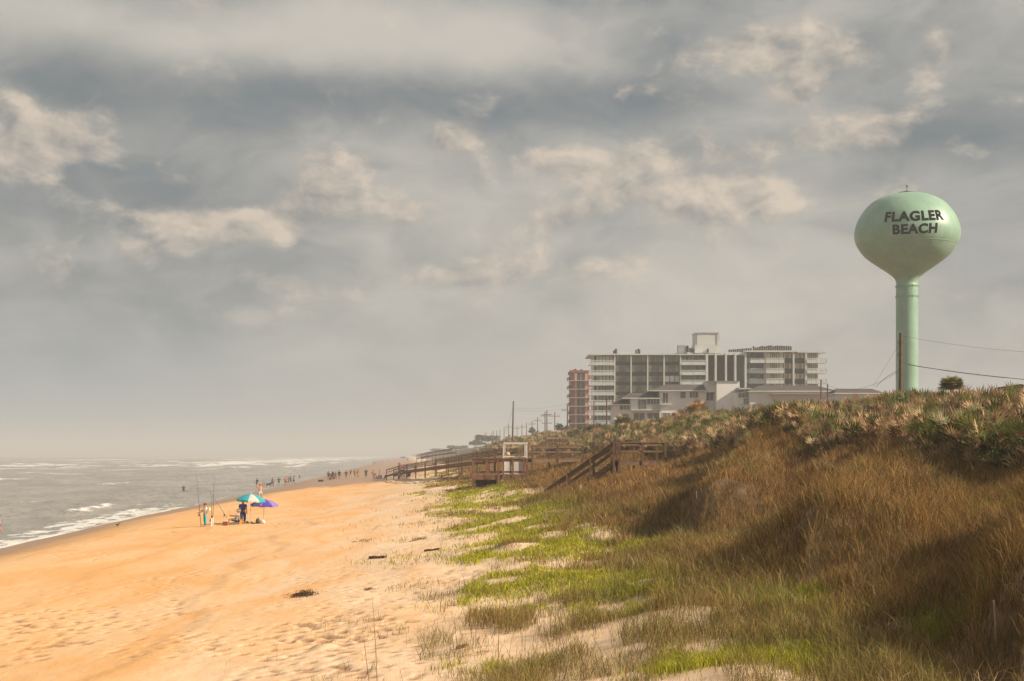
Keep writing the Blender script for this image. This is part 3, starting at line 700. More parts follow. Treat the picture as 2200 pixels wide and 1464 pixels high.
# ================================================================== BUILDINGS
M_white = mat("white_stucco", (.62,.62,.60), .85, .10, .25, .1, .2)
M_pale = mat("pale_stucco", (.74,.72,.70), .9, .08, .3, .1, .2)
M_rail = mat("white_rail", (.60,.64,.64), .7, .08, .8)
M_dark = mat("brown_panel", (.035,.025,.022), .6, .2, .5)
M_mull = mat("dark_mullion", (.03,.03,.028), .5)
M_gcur = mat("curtained_glass", (.30,.28,.21), .35, 0, .55, 0, .5, col2=(.14,.15,.10))
M_gyel = mat("cream_curtained_glass", (.62,.53,.36), .4, 0, .5, 0, .5, col2=(.48,.42,.30))
M_ggrn = mat("green_reflecting_glass", (.10,.15,.07), .15, 0, .35, 0, .6, col2=(.28,.28,.19))
M_gdk = mat("dark_glass", (.05,.055,.055), .15, .3, .6, 0, .6)
M_roof = mat("grey_shingle", (.095,.085,.08), .9, .25, 1.2, .2)
M_brick = mat("red_stucco", (.36,.10,.065), .9, .2, .4)
M_tan = mat("tan_stucco", (.50,.34,.27), .9, .12, .4)
M_ac = mat("ac_unit", (.05,.045,.042), .7, .3, 1.5)
M_grey = mat("grey_metal", (.34,.35,.34), .6, .2, .6)
class PB(MB):
    """boxes given by photo pixels at a real depth Y"""
    def p(s, x0, x1, y0, y1, Y, dep, off=0.0):
        Yf = Y+off; k = Y/F
        return s.box((x0-1100)*k, (x1-1100)*k, Yf, Yf+dep, CZ+(HORY-y1)*k, CZ+(HORY-y0)*k)

def condo():
    Y = 400.0; k = Y/F; g0 = 5.9
    e = empty("condominium", ((1518-1100)*k, Y+8, g0), "long white condominium with dark brown bays, balconies and a rooftop tank house", "building")
    def part(name, x0, x1, y0, y1, m, dep, off, par=e): return PB().p(x0, x1, y0, y1, Y, dep, off).build(name, m, par)
    ybot = 985
    part("wall", 1276, 1759, 763.5, ybot, M_white, 14, 1.2)
    rb = PB(); rb.p(1268, 1602, 760.8, 763.4, Y, 16, -.9); rb.p(1263, 1276, 762, 764.8, Y, 13, 0.4); rb.p(1600, 1712, 754.2, 757.4, Y, 17, -1.6); rb.p(1711, 1774, 756.2, 758.6, Y, 16, -1.2)
    rb.build("roof_slab", M_white, e)
    part("upper_storey_wall", 1600, 1759, 757.4, 763.6, M_white, 13.8, 1.3)
    wn = lambda name, x0, x1, y0, y1, mg, muls, off: window(name, x0, x1, y0, y1, mg, muls, off)
    def window(name, x0, x1, y0, y1, mg, muls, off=1.0):
        o = part(name, x0, x1, y0, y1, mg, .15, off)
        f = PB()
        for mx_ in muls:
            xx = x0+(x1-x0)*mx_; f.p(xx-.55, xx+.55, y0, y1, Y, .1, off-.12)
        f.p(x0, x1, y0-.0, y0+1.0, Y, .11, off-.14)
        f.build("mullions", M_mull, o)
    def balcony(x0, x1, ys, h, off=-1.6, dep=2.6, posts=6):
        for y0 in ys:
            b_ = PB(); b_.p(x0, x1, y0+h, y0+h+1.6, Y, dep, off)
            o = b_.build("balcony", M_white, e)
            r = PB(); r.p(x0, x1, y0+h*.48, y0+h-.2, Y, .06, off+.05); r.p(x0, x1, y0, y0+1.3, Y, .1, off+.02); r.p(x0, x1, y0+h*.40, y0+h*.40+.5, Y, .05, off+.03)
            for i in range(posts):
                xx = x0+(x1-x0)*i/(posts-1); r.p(max(x0, xx-.35), min(x1, xx+.35), y0+1.2, y0+h, Y, .12, off)
            n_ = int((x1-x0)/1.3)
            for i in range(n_): xx = x0+(x1-x0)*i/n_; r.p(xx, xx+.45, y0+1.3, y0+h, Y, .05, off+.07)
            r.build("railing", M_rail, o)
    # left end with wrap-round balconies
    fl = [764.3, 785.5, 807, 828.6, 850.2, 871.6, 893]
    for i, y0 in enumerate(fl):
        window("window", 1287, 1318.5, y0, y0+14.5, M_gyel if i in (0,1) else (M_white if i == 2 else M_gcur), (.0,.25,.48,.74,.98), 1.0)
        window("window", 1277, 1282, y0+1, y0+13, M_gdk, (.5,), 1.02)
    balcony(1264, 1319, [774.8, 796.6, 818, 839.4, 860.8, 882.4, 904], 9.2, -1.5, 2.7, 8)
    # four brown bays
    cols = [1320.7, 1355.7, 1391.3, 1426.5, 1462]
    br = [0, 784.0, 806.6, 827.0, 848.0, 869.5, 891]
    tp = [777.6, 799.3, 820.4, 842.3, 863.8, 885]
    kinds = {(0,0):M_ggrn,(1,0):M_ggrn,(1,1):M_gcur,(1,2):M_ggrn,(1,3):M_ggrn,(3,2):M_white}
    for c in range(4):
        x0, x1 = cols[c]+1.2, cols[c+1]-1.2
        for i in range(6):
            y0 = 763.6 if i == 0 else br[i]
            window("window", x0, x1, y0, tp[i], kinds.get((c, i), M_gcur), (.02,.30,.42,.55,.66,.97) if kinds.get((c,i)) is not M_white else (.02,.34,.67,.98), .75)
            part("spandrel_panel", x0-.2, x1+.2, tp[i], br[i+1] if i < 5 else br[i]+16, M_dark, .4, .6)
    for x_ in cols: part("pier", x_-1.3, x_+1.3, 763.4, ybot-40, M_white, 1.8, -.6)
    # balcony bays
    for i, y0 in enumerate((764.5, 785.5, 806.8, 828, 849)):
        for (a, c) in ((1464, 1488), (1491, 1515)): window("window", a, c, y0, y0+13, M_gcur, (.03,.25,.45,.62,.8,.97), 1.0)
        window("window", 1474 if i == 0 else 1498, 1480 if i == 0 else 1503, y0+.3, y0+10, M_gdk, (), .93)
    balcony(1463.6, 1516, [774.5, 796, 817, 838, 859], 9, -1.2, 2.2, 3)
    # tall dark recess bays between piers
    for x_, w_ in ((1518, 5), (1537, 4), (1559, 3.6), (1579, 4), (1601, 4)): part("pier", x_-w_/2, x_+w_/2, 759.5 if x_ > 1530 else 761, ybot-60, M_white, 2.0, -1.0)
    for (a, c) in ((1520.7,1534.8),(1539.2,1557),(1561,1576.8),(1581.2,1598.8)):
        g = PB(); g.p(a, c, 760.5, ybot-60, Y, .3, .9); o = g.build("recess_bay", M_dark if a < 1580 else M_gdk, e)
        f = PB(); n_ = 6
        for i in range(n_): xx = a+(c-a)*(i+.5)/n_; f.p(xx-.3, xx+.3, 760.5, ybot-60, Y, .1, .76)
        for y_ in (781.5, 803.5, 825): f.p(a, c, y_, y_+.9, Y, .1, .7)
        f.build("mullions", M_mull, o)
    # right wing
    yr = (757.6, 779.8, 801.8, 824, 846); yb = (770.2, 792.4, 814.5, 836.5, 858.6)
    for i in range(5):
        window("window", 1603.2, 1610.6, yr[i], yb[i]-.2, M_ggrn, (.3,.7), .9)
        window("window", 1612, 1622, yr[i], yb[i], M_gdk, (.3,.6), .9); window("window", 1623, 1641, yr[i], yb[i], M_gdk if i < 2 else M_gcur, (.1,.3,.5,.7,.9), .9)
        window("window", 1648, 1663, yr[i], yb[i], M_gyel, (.5,.75,.97), -.25); window("window", 1666, 1674, yr[i], yb[i], M_gyel, (.2,.9), -.25)
        window("window", 1683, 1701, yr[i], yb[i], M_gyel, (.03,.3,.45,.62,.97), .0)
        window("window", 1706.5, 1727.5, yr[i], yb[i], M_gyel, (.03,.26,.5,.66,.97), .0)
        window("window", 1733, 1757, yr[i], yb[i], M_gyel, (.02,.25,.42,.6,.78,.97), .3)
        for (a, c) in ((1682.8,1701.4),(1706.2,1728)): part("spandrel_panel", a, c, yb[i], yr[i+1] if i < 4 else yb[i]+9, M_dark, .4, -.1)
    part("bay_wall", 1642.5, 1729.5, 757.5, ybot-20, mat("cream_stucco", (.64,.58,.48), .9, .08, .4), 1.6, .12)
    balcony(1611, 1643, [770.0, 792.2, 814.4, 836.4], 9, -.9, 2, 4); balcony(1643.2, 1682.3, [770.3, 792.3, 814.4, 836.4], 9.2, -2.2, 2.2, 5)
    balcony(1732, 1774.5, [770.3, 792.3, 814.4, 836.4], 9.2, -1.4, 3.5, 5)
    for x_ in (1703.7, 1730.2): part("pier", x_-1.7, x_+1.7, 757.4, ybot-60, M_white, 1.6, -1.1)
    # rooftop
    ph = PB(); ph.p(1497, 1546.5, 714.5, 741, Y, 7, 3); ph.build("rooftop_tank_house", M_white, e)
    ph = PB(); ph.p(1495, 1554, 740.8, 757.5, Y, 8, 2.4); ph.build("penthouse", M_white, e)
    ph = PB(); ph.p(1496, 1548, 713.3, 714.6, Y, 7.5, 2.8); ph.p(1512, 1520, 712, 713.4, Y, 2, 4)
    for x_ in (1500.5, 1544): ph.p(x_-.25, x_+.25, 715, 741, Y, .15, 2.85)
    ph.p(1546.5, 1549, 718, 732, Y, 1, 3.3); ph.p(1495, 1548, 740.2, 741, Y, 7.4, 2.85)
    ph.build("tank_trim", M_grey, e)
    ph = PB(); ph.p(1460, 1473, 740, 758, Y, 3, 3); ph.p(1474.5, 1475.3, 735, 745, Y, .1, 3.4); ph.p(1452, 1480, 757.3, 758.3, Y, 4, 2.4); ph.p(1474, 1480, 742, 758, Y, 2, 4); ph.build("equipment_room", M_grey, e)
    ph = PB(); ph.p(1333, 1364, 757.2, 760.9, Y, 3, 3); ph.p(1344, 1352, 755.6, 757.3, Y, 3, 3.3); ph.p(1420.7, 1421.2, 753, 760.9, Y, .1, 3); ph.p(1420, 1422.2, 756, 757, Y, .1, 3.1); ph.p(1433, 1440, 759, 761, Y, .8, 3); ph.p(1600, 1625, 751.5, 754.3, Y, 4, 3); ph.build("roof_curb", M_white, e)
    return Y, k
Yc, kc = condo()
# rooftop air conditioners: each one lifts away
acp = None
aclist = [(1323.5,751,5.5,760.8),(1319.5,754,4.5,760.8),(1371.5,751,5,760.8),(1366.5,753,4,760.8),(1374,752.5,4,760.8)] + [(1477+5*i, (744,749,751)[i], 5.2, 757.2) for i in range(3)] + [(1483+6.5*i, 750+(i % 2), 5, 758) for i in range(2)] + [(1505,750.5,4.6,759),(1513,750,4.6,759),(1521,751,4.0,759)]
aclist += [(1567+4.6*i, 752.5-.35*i+.5*(i % 2), 4.6, 757.2) for i in range(11)] + [(1619+4.7*i, (745.5,748,747.5,746,744.8,746,745,744,743.6,745.4,744.6,744.2,744.6,744.4,745,745,744.8,745.5)[i], 4.8, 754.3) for i in range(18)]
for i, (px, py, w, pb) in enumerate(aclist):
    c = P(px, pb, Yc+4.5+(i % 3)*1.3)
    Ya_ = Yc+2.2+(i % 3)*.9; c = Vector(((px-1100)/F*Ya_, Ya_, CZ+(HORY-pb+.4)/F*Ya_)); h = (pb-py+.4)*kc
    e = empty("air_conditioner", c, "", "air conditioner", "air conditioners on the condominium roof")
    e["label"] = ("small dark cooling unit on the left half of the condominium roof" if px < 1400 else "dark cooling unit beside the white rooftop penthouse" if px < 1530 else "dark cooling unit in the long row along the right wing's roof")
    if acp is None: acp = (MB().lathe([(.01,0),(.36,0),(.38,.06),(.38,.86),(.44,.9),(.44,.97),(.34,1),(.01,1)], (0,0,0), 12), MB().lathe([(.1,.985),(.3,1.01),(.3,1.04),(.1,1.04)], (0,0,0), 10))
    for nm, mb_ in zip(("casing", "fan_grille"), acp):
        if i < 1:
            o = bpy.data.objects.new(nm, None); 
            me = bpy.data.meshes.new(nm); me.from_pydata(mb_.v, [], mb_.f); me.materials.append(M_ac if nm == "casing" else M_mull); bpy.data.objects.remove(o)
            if not 'ACM' in globals(): ACM = {}
            ACM[nm] = me
        o = bpy.data.objects.new(nm, ACM[nm]); COL.objects.link(o); o.parent = e
    e.scale = (w*kc*1.15, w*kc*1.15, h)

def red_building():
    Y = 487.0; k = Y/F
    e = empty("apartment_tower", ((1246-1100)*k, Y+8, 5.9), "narrow red and tan apartment tower with balconies, partly hidden by the long white building", "building")
    B = lambda: PB()
    B().p(1226.5, 1266.5, 800, 985, Y, 16, .6).build("wall", M_brick, e)
    B().p(1224.5, 1268, 795.6, 800, Y, 17, .1).build("roof_parapet", M_brick, e)
    b_ = B()
    for (a, c) in ((1234.5, 1239.5), (1256.8, 1262.5)): b_.p(a, c, 802, 985, Y, .5, .2)
    b_.build("tan_pier", M_tan, e)
    for i in range(8):
        y0 = 803.5+18.3*i
        w = B().p(1240, 1256.5, y0, y0+12.8, Y, .2, .35).build("window", M_gdk, e); B().p(1247.4, 1248.6, y0, y0+12.8, Y, .1, .2).build("mullions", M_grey, w)
        bl = B(); bl.p(1219, 1276, y0+14.2, y0+15.8, Y, 2.0, -1.4); o = bl.build("balcony", M_tan, e)
        r = B(); r.p(1218.3, 1224, y0+9.5, y0+10.1, Y, 3.6, -1.2); r.p(1218.3, 1219.3, y0+8.6, y0+15, Y, 3.6, -1.3); r.p(1221.5, 1226, y0+7.2, y0+14, Y, 2.4, .1); r.build("railing", M_mull, o)
        r2 = B(); r2.p(1266.4, 1275, y0+4, y0+8, Y, 6, 1.2); r2.build("side_ledge", mat("orange_stucco", (.50,.24,.15), .9) if i == 0 else bpy.data.materials["orange_stucco"], o)
    for i, x_ in enumerate((1235, 1238.5, 1248.5, 1252)):
        c = Vector(((x_-1100)*k, Y+5+i, CZ+(HORY-795.6)*k)); a = empty("air_conditioner", c, "dark cooling unit on the red and tan apartment tower's roof", "air conditioner", "cooling units on the red tower")
        for nm in ("casing", "fan_grille"):
            o = bpy.data.objects.new(nm, ACM[nm]); COL.objects.link(o); o.parent = a
        a.scale = (.75, .75, (4.8 if i % 2 else 3.4)*k)
red_building()

def hip(name, x0, x1, ye, tx0, tx1, yt, Y, dep, par, over=.6, m=None):
    """hip roof: eave rectangle and ridge, plus a pale fascia"""
    k = Y/F; X = lambda p: (p-1100)*k; Z = lambda p: CZ+(HORY-p)*k
    a, c = X(x0), X(x1); z0 = Z(ye); z1 = Z(yt); y0 = Y-over; y1 = Y+dep
    b_ = MB(); b_.add([(a,y0,z0),(c,y0,z0),(c,y1,z0),(a,y1,z0),(X(tx0),(y0+y1)/2,z1),(X(tx1),(y0+y1)/2,z1)], [(0,1,5,4),(1,2,5),(2,3,4,5),(3,0,4),(0,3,2,1)])
    o = b_.build(name, m or M_roof, par)
    MB().box(a-.05, c+.05, y0-.06, y1, z0-.20, z0-.003).build("fascia", M_white, o)
    return o
def pale_apartments():
    Y = 300.0; k = Y/F
    e = empty("apartment_building", ((1460-1100)*k, Y+6, 5.9), "low pale stepped building with grey hip roofs and plain white stair tower", "building")
    def part(name, x0, x1, y0, y1, m, dep, off, par=e): return PB().p(x0, x1, y0, y1, Y, dep, off).build(name, m, par)
    part("wall", 1417, 1517.5, 841.5, 985, M_pale, 10, 0); part("wall", 1355, 1416.8, 857, 985, M_pale, 10, .5); part("wall", 1319, 1354.8, 870.7, 985, M_pale, 9, 1.0)
    hip("roof", 1394.5, 1519, 839.2, 1434, 1519, 824.2, Y, 10, e, 1.0); hip("roof", 1336.5, 1416.5, 855.4, 1357, 1414, 842.5, Y+.6, 9.5, e, 1.1); hip("roof", 1309, 1354.6, 869.2, 1330, 1352, 858.3, Y+1.2, 9, e, 1.1)
    st = PB(); st.p(1536.5, 1585.5, 821, 985, Y, 5, -2.2); st.build("stair_tower", mat("bright_stucco", (.84,.82,.79), .9, .05, .3), e)
    part("coping", 1516.5, 1586, 820.2, 821.2, M_grey, 7.4, -2.4)
    part("side_wall", 1516.8, 1536.3, 821.2, 843, M_pale, 6, -.6); part("side_wall", 1516.8, 1536.3, 843.2, 985, M_pale, 5, 1.2)
    def win(x0, x1, y0, y1, off, m=M_gdk, mul=(.5,)):
        o = part("window", x0, x1, y0, y1, m, .12, off); f = PB()
        for t in mul: xx = x0+(x1-x0)*t; f.p(xx-.5, xx+.5, y0, y1, Y, .08, off-.08)
        f.p(x0-.6, x1+.6, y1, y1+.9, Y, .2, off-.1); f.p(x0-.6, x1+.6, y0-.7, y0, Y, .15, off-.07)
        f.build("frame", M_white, o)
    M_w = mat("grey_window", (.16,.155,.15), .4, .2, .7, 0, .5)
    win(1462, 1472.5, 842.6, 855.5, -.1, M_w, ()); win(1482, 1500, 842.6, 854.6, -.1, M_w, (.3,.6)); win(1424.5, 1434.5, 845, 867, -.1, M_gdk, (.48,)); win(1371.5, 1388.5, 859, 880, .4, M_w, (.35,.6)); win(1391, 1416.4, 857.5, 868.4, .4, M_w, (.25,.5,.75))
    win(1332.6, 1353, 871.2, 880, .9, M_w, (.4,.7)); win(1362, 1385, 888, 909, .4, M_w, (.5,)); win(1391, 1416.5, 888, 900, .4, M_w, (.5,)); win(1338, 1350, 890, 899, .9, M_w, ()); win(1425, 1440, 888, 905, -.1, M_w, (.5,)); win(1518.5, 1534, 843.5, 860, 1.1, M_w, (.5,))
    def bal(x0, x1, y0, y1, off):
        o = part("balcony", x0, x1, y1, y1+1.6, M_pale, 1.8, off); r = PB(); r.p(x0, x1, y0, y0+.6, Y, .08, off)
        n_ = int((x1-x0)/1.1)
        for i in range(n_+1): xx = x0+(x1-x0)*i/n_; r.p(xx-.14, xx+.14, y0+.5, y1, Y, .05, off+.02)
        r.build("railing", mat("thin_rail", (.22,.21,.2), .6) if 'thin_rail' not in bpy.data.materials else bpy.data.materials['thin_rail'], o)
    bal(1418, 1441, 857, 868.6, -1.7); bal(1355, 1392, 871.5, 880.6, -1.2); bal(1392, 1417, 871.5, 880.6, -1.2); bal(1417, 1450, 888, 898, -1.7)
    return e
pale_apartments()
def right_house():
    Y = 290.0; k = Y/F
    e = empty("apartment_building", ((1700-1100)*k, Y+6, 5.9), "white low building with a long grey hip roof, right of the white stair tower", "building")
    def part(name, x0, x1, y0, y1, m, dep, off, par=e): return PB().p(x0, x1, y0, y1, Y, dep, off).build(name, m, par)
    part("wall", 1611.5, 1788, 842, 985, M_pale, 10, .2); part("recess_wall", 1586.2, 1611.3, 843, 985, M_pale, 6, 2.0)
    hip("roof", 1606, 1795, 840.4, 1640, 1766, 826.3, Y+.5, 11, e, 1.1)
    hip("porch_roof", 1587, 1613, 834.8, 1588, 1612, 832.0, Y+2, 6, e, .5)
    M_w = bpy.data.materials["grey_window"]
    for (x0, x1, y0, y1, off) in ((1590, 1611.0, 844, 853.5, 1.9), (1601, 1610.8, 855.5, 868.5, 1.9)):
        o = part("window", x0, x1, y0, y1, M_w, .1, off); f = PB()
        for t in (.33, .66): xx = x0+(x1-x0)*t; f.p(xx-.4, xx+.4, y0, y1, Y, .06, off-.06)
        f.build("frame", M_white, o)
    part("canopy", 1652, 1790, 847, 848.6, mat("canopy_tan", (.42,.33,.27), .9), 3, -2.8)
    r = PB(); r.p(1587, 1625, 869, 870, Y, .1, -.6); 
    for i in range(14): r.p(1587+i*2.8, 1587.6+i*2.8, 870, 880, Y, .05, -.58)
    r.build("railing", bpy.data.materials['thin_rail'], e)
right_house()
def far_house():
    Y = 270.0; k = Y/F
    e = empty("house", ((1850-1100)*k, Y+6, 5.9), "low grey-roofed house between the white building and the water tower shaft", "house")
    PB().p(1797, 1893, 846, 985, Y, 8, .2).build("wall", M_pale, e)
    hip("roof", 1790, 1898, 845, 1806, 1885, 833.6, Y, 9, e, 1.0)
    Y = 120.0; k = Y/F
    e = empty("house", ((2212-1100)*k, Y+4, 6), "corner of a dark gabled roof at the photo's right edge, behind the palmettos", "house")
    PB().p(2200, 2290, 862, 985, Y, 6, .2).build("wall", M_tan, e)
    X = lambda p: (p-1100)*k; Z = lambda p: CZ+(HORY-p)*k
    b_ = MB(); b_.add([(X(2190),Y-.5,Z(826)),(X(2290),Y-.5,Z(862)),(X(2290),Y-.5,Z(868)),(X(2190),Y-.5,Z(872)),(X(2190),Y+6,Z(826)),(X(2290),Y+6,Z(862)),(X(2290),Y+6,Z(868)),(X(2190),Y+6,Z(872))], [(0,3,2,1),(4,5,6,7),(0,1,5,4),(2,3,7,6),(3,0,4,7),(1,2,6,5)])
    b_.build("roof", mat("dark_shingle", (.08,.06,.06), .9), e)
far_house()

# ================================================================== POLES AND WIRES
M_pole = mat("pole_wood", (.15,.095,.06), .9, .35, 4, .3); M_wire = mat("wire", (.03,.03,.03), .6); M_ins = mat("insulator", (.25,.25,.25), .4)
pole_pos = {}
def pole(px, pytop, Y, rad, label, arm=None, lean=0.0, arms=1, group="utility poles in the far row along the road"):
    t = P(px, pytop, Y); x0 = t.x-lean; zb = H(x0, Y)
    e = empty("utility_pole", (x0, Y, zb), label, "utility pole", group)
    MB().tube([(x0, Y, zb-.3), ((x0+t.x)/2, Y, (zb+t.z)/2), (t.x, Y, t.z)], [rad*1.25, rad*1.1, rad*.85], 10).build("pole", M_pole, e)
    if arm:
        for q in range(arms):
            z = t.z-1.3-q*2.6; b_ = MB(); b_.box(t.x-arm, t.x+arm, Y-.06, Y+.06, z-.07, z+.07); o = b_.build("crossarm", M_pole, e)
            i_ = MB()
            for s_ in (-1, -.5, .5, 1): i_.lathe([(.01,0),(.09,0),(.12,.1),(.05,.25),(.01,.26)], (t.x+s_*arm*.93, Y, z+.07), 8)
            i_.build("insulators", M_ins, o)
    return e, t
pA, tA = pole(1935.2, 716, 122, .15, "brown wooden utility pole in front of the mint green tower shaft", None, .05, group=None)
i_ = MB()
for z_, s_ in ((tA.z-.9,-.2),(tA.z-2.0,-.2),(tA.z-6.2,.25),(tA.z-7.3,-.2)): i_.lathe([(.01,0),(.07,0),(.1,.12),(.04,.3),(.01,.31)], (tA.x+s_, 122, z_), 8)
i_.build("insulators", M_ins, pA)
pB, tB = pole(1103, 862, 350, .19, "tall thin leaning utility pole above the white lifeguard stand", None, .25, group=None)
far = [(1219,872,407,1.7,1),(1192,886,455,1.6,1),(1175,882,430,1.5,2),(1171,885,440,1.4,1),(1155,897,535,1.5,1),(1143,905,594,1.5,1),(1131,908,610,0,1),(1121.5,912,650,1.5,1),(1111,915,690,1.4,1),(1092.5,912,640,1.5,1),(1083,917,720,0,1),(1074,923,800,0,1),(1067,925.5,840,0,1),(1060,926,860,0,1),(1057,928,900,0,1),(1044.5,929,930,0,1),(1042,930.5,990,0,1),(1020,940,1100,0,1)]
for i, (px, py, Y, arm, n_) in enumerate(far):
    pole(px, py, Y, .17 if Y < 700 else .2, ["nearest","second","third","fourth","fifth","sixth","seventh","eighth","ninth","tenth","eleventh","twelfth","thirteenth","fourteenth","fifteenth","sixteenth","seventeenth","farthest"][i]+(" hazy utility pole with crossarm, counting left from the red tower" if arm else " hazy utility pole, a bare one, counting left from the red tower"), arm or None, 0, n_)
for i, (px, py, Y) in enumerate([(1276,862,330),(1303.5,856,300),(1316.5,858,310)]):
    pole(px, py, Y, .15, ("leftmost","middle","rightmost")[i]+" of three utility poles in front of the condominium's left end", None, .0, group="utility poles before the condominium")
pole(1764, 816, 210, .11, "short stretch of pole top above the grey roof at the condominium's right end", None, 0, group=None)
pole(1778, 825, 200, .10, "stubby pole top just right of another above the palmettos", None, 0, group=None)
def wire(a, c, sag, rad, label, group=None):
    a = Vector(a); c = Vector(c); pts = []
    for i in range(25):
        t = i/24; p_ = a.lerp(c, t); p_.z -= sag*4*t*(1-t); pts.append(p_)
    o = MB().tube(pts, rad, 5).build("overhead_wire", M_wire)
    tag(o, label, "wire", group); return o
wire(P(1937,722,122), P(2420,762,118), .5, .010, "upper thin wire running right from the brown utility pole")
wire(P(1950,784,122), P(2420,829,118), .3, .028, "thick lower cable running right from the brown utility pole")
wire(P(1941,780,122), P(2420,812,118), .7, .008, "faint thin wire just above the thick lower cable")
wire(P(1933,738,122), P(1876,830,118), .0, .010, "thin guy wire slanting down left of the brown utility pole")
wire(P(1932,796,122), P(1882,832,118), -.2, .020, "darker cable dropping left from the brown pole to the palmettos")
wire(P(1766,820,210), P(1932,798,122), 1.4, .014, "wire sagging from the pole by the grey roof toward the brown pole")
for q, (py, yy) in enumerate(((877,868),(881,876))):
    wire(P(1104,py,350), P(1219,yy,407), .6, .018, ("upper","lower")[q]+" wire from the leaning pole to the hazy row", None)
wire(P(1101,880,350), P(1086,930,350), 0, .02, "guy wire slanting down left of the leaning pole")
_pts = [P(px, py+3, Y) for (px, py, Y, a_, n_) in far if a_]
for i in range(len(_pts)-1):
    if abs(_pts[i].y-_pts[i+1].y) > 3: wire(_pts[i], _pts[i+1], .8, .016, "distant wire strung between two poles of the hazy row", "distant wires between the hazy poles")

# ================================================================== FAR TREES
def far_tree(px, py, wpx, hpx, Y, label, group="hazy trees far along the dune", seed=0, dens=520):
    k = Y/F; c = P(px, py, Y); W_ = wpx*k; Hh = hpx*k; zb = min(H(c.x, Y), c.z); r = np.random.default_rng(seed)
    e = empty("tree", (c.x, Y, zb), label, "tree", group)
    MB().tube([(c.x, Y, zb-.3), (c.x+.2, Y, zb+(c.z+Hh*.4-zb)*.6), (c.x, Y, c.z+Hh*.55)], [.3, .22, .1], 8).build("trunk", M_pole, e)
    nb = 9; bc = np.stack([r.uniform(-.38, .38, nb)*W_, r.uniform(-.3, .3, nb)*W_, r.uniform(.2, .68, nb)*Hh], 1); br_ = r.uniform(.16, .34, nb)[:, None]*np.array([[W_, W_, Hh*1.0]])*.8
    pick = r.integers(0, nb, dens); d = r.normal(0, 1, (dens, 3)); d /= np.linalg.norm(d, axis=1)[:, None]
    pt = bc[pick]+d*br_[pick]*r.uniform(.5, 1.05, (dens, 1)); pt[:, 2] = np.maximum(pt[:, 2], -.2*Hh)
    sz = max(W_, Hh)*.045*r.uniform(.7, 1.6, dens)[:, None]
    a = r.normal(0, 1, (dens, 3)); b2 = r.normal(0, 1, (dens, 3)); a /= np.linalg.norm(a, axis=1)[:, None]; b2 -= (b2*a).sum(1)[:, None]*a; b2 /= np.linalg.norm(b2, axis=1)[:, None]
    V = np.stack([pt-a*sz, pt-b2*sz*.7, pt+a*sz, pt+b2*sz*.7], 1).reshape(-1, 3)+np.array([0, 0, c.z-zb])
    q = np.arange(dens*4).reshape(-1, 4); cc_ = np.repeat(mixc((.035,.045,.02), (.10,.10,.045), r.uniform(0, 1, dens)), 4, 0)
    o = npmesh("crown", V, q, None, cc_, M_palm); o.parent = e
for i, a in enumerate([(1048,948,56,16,820,"broad hazy tree clump at the far left of the skyline"),(1022,957,44,12,900,"low hazy tree at the far end of the dune skyline"),(1090,948,14,16,700,"small round hazy tree just left of the leaning pole"),(1108,948,30,14,640,"hazy tree directly behind the foot of the leaning pole"),
        (1125,950,28,12,620,"low hazy shrub tree right of the leaning pole"),(1152,945,34,30,560,"taller hazy tree under the row of crossarm poles"),(1176,945,30,22,540,"hazy tree right of the taller one below the twin poles"),(1208,938,34,32,500,"squarish dark hazy tree left of the red tower's foot"),(1240,945,60,32,470,"dark hazy trees in front of the red tower's foot"),
        (1075,958,40,14,760,"hazy low tree between the far clump and the leaning pole"),(985,966,50,9,1100,"faint distant tree line where the dune meets the haze"),(950,970,40,6,1400,"faintest distant trees at the end of the beach")]):
    far_tree(*a, seed=i+5, dens=700 if a[2] > 30 else 420)

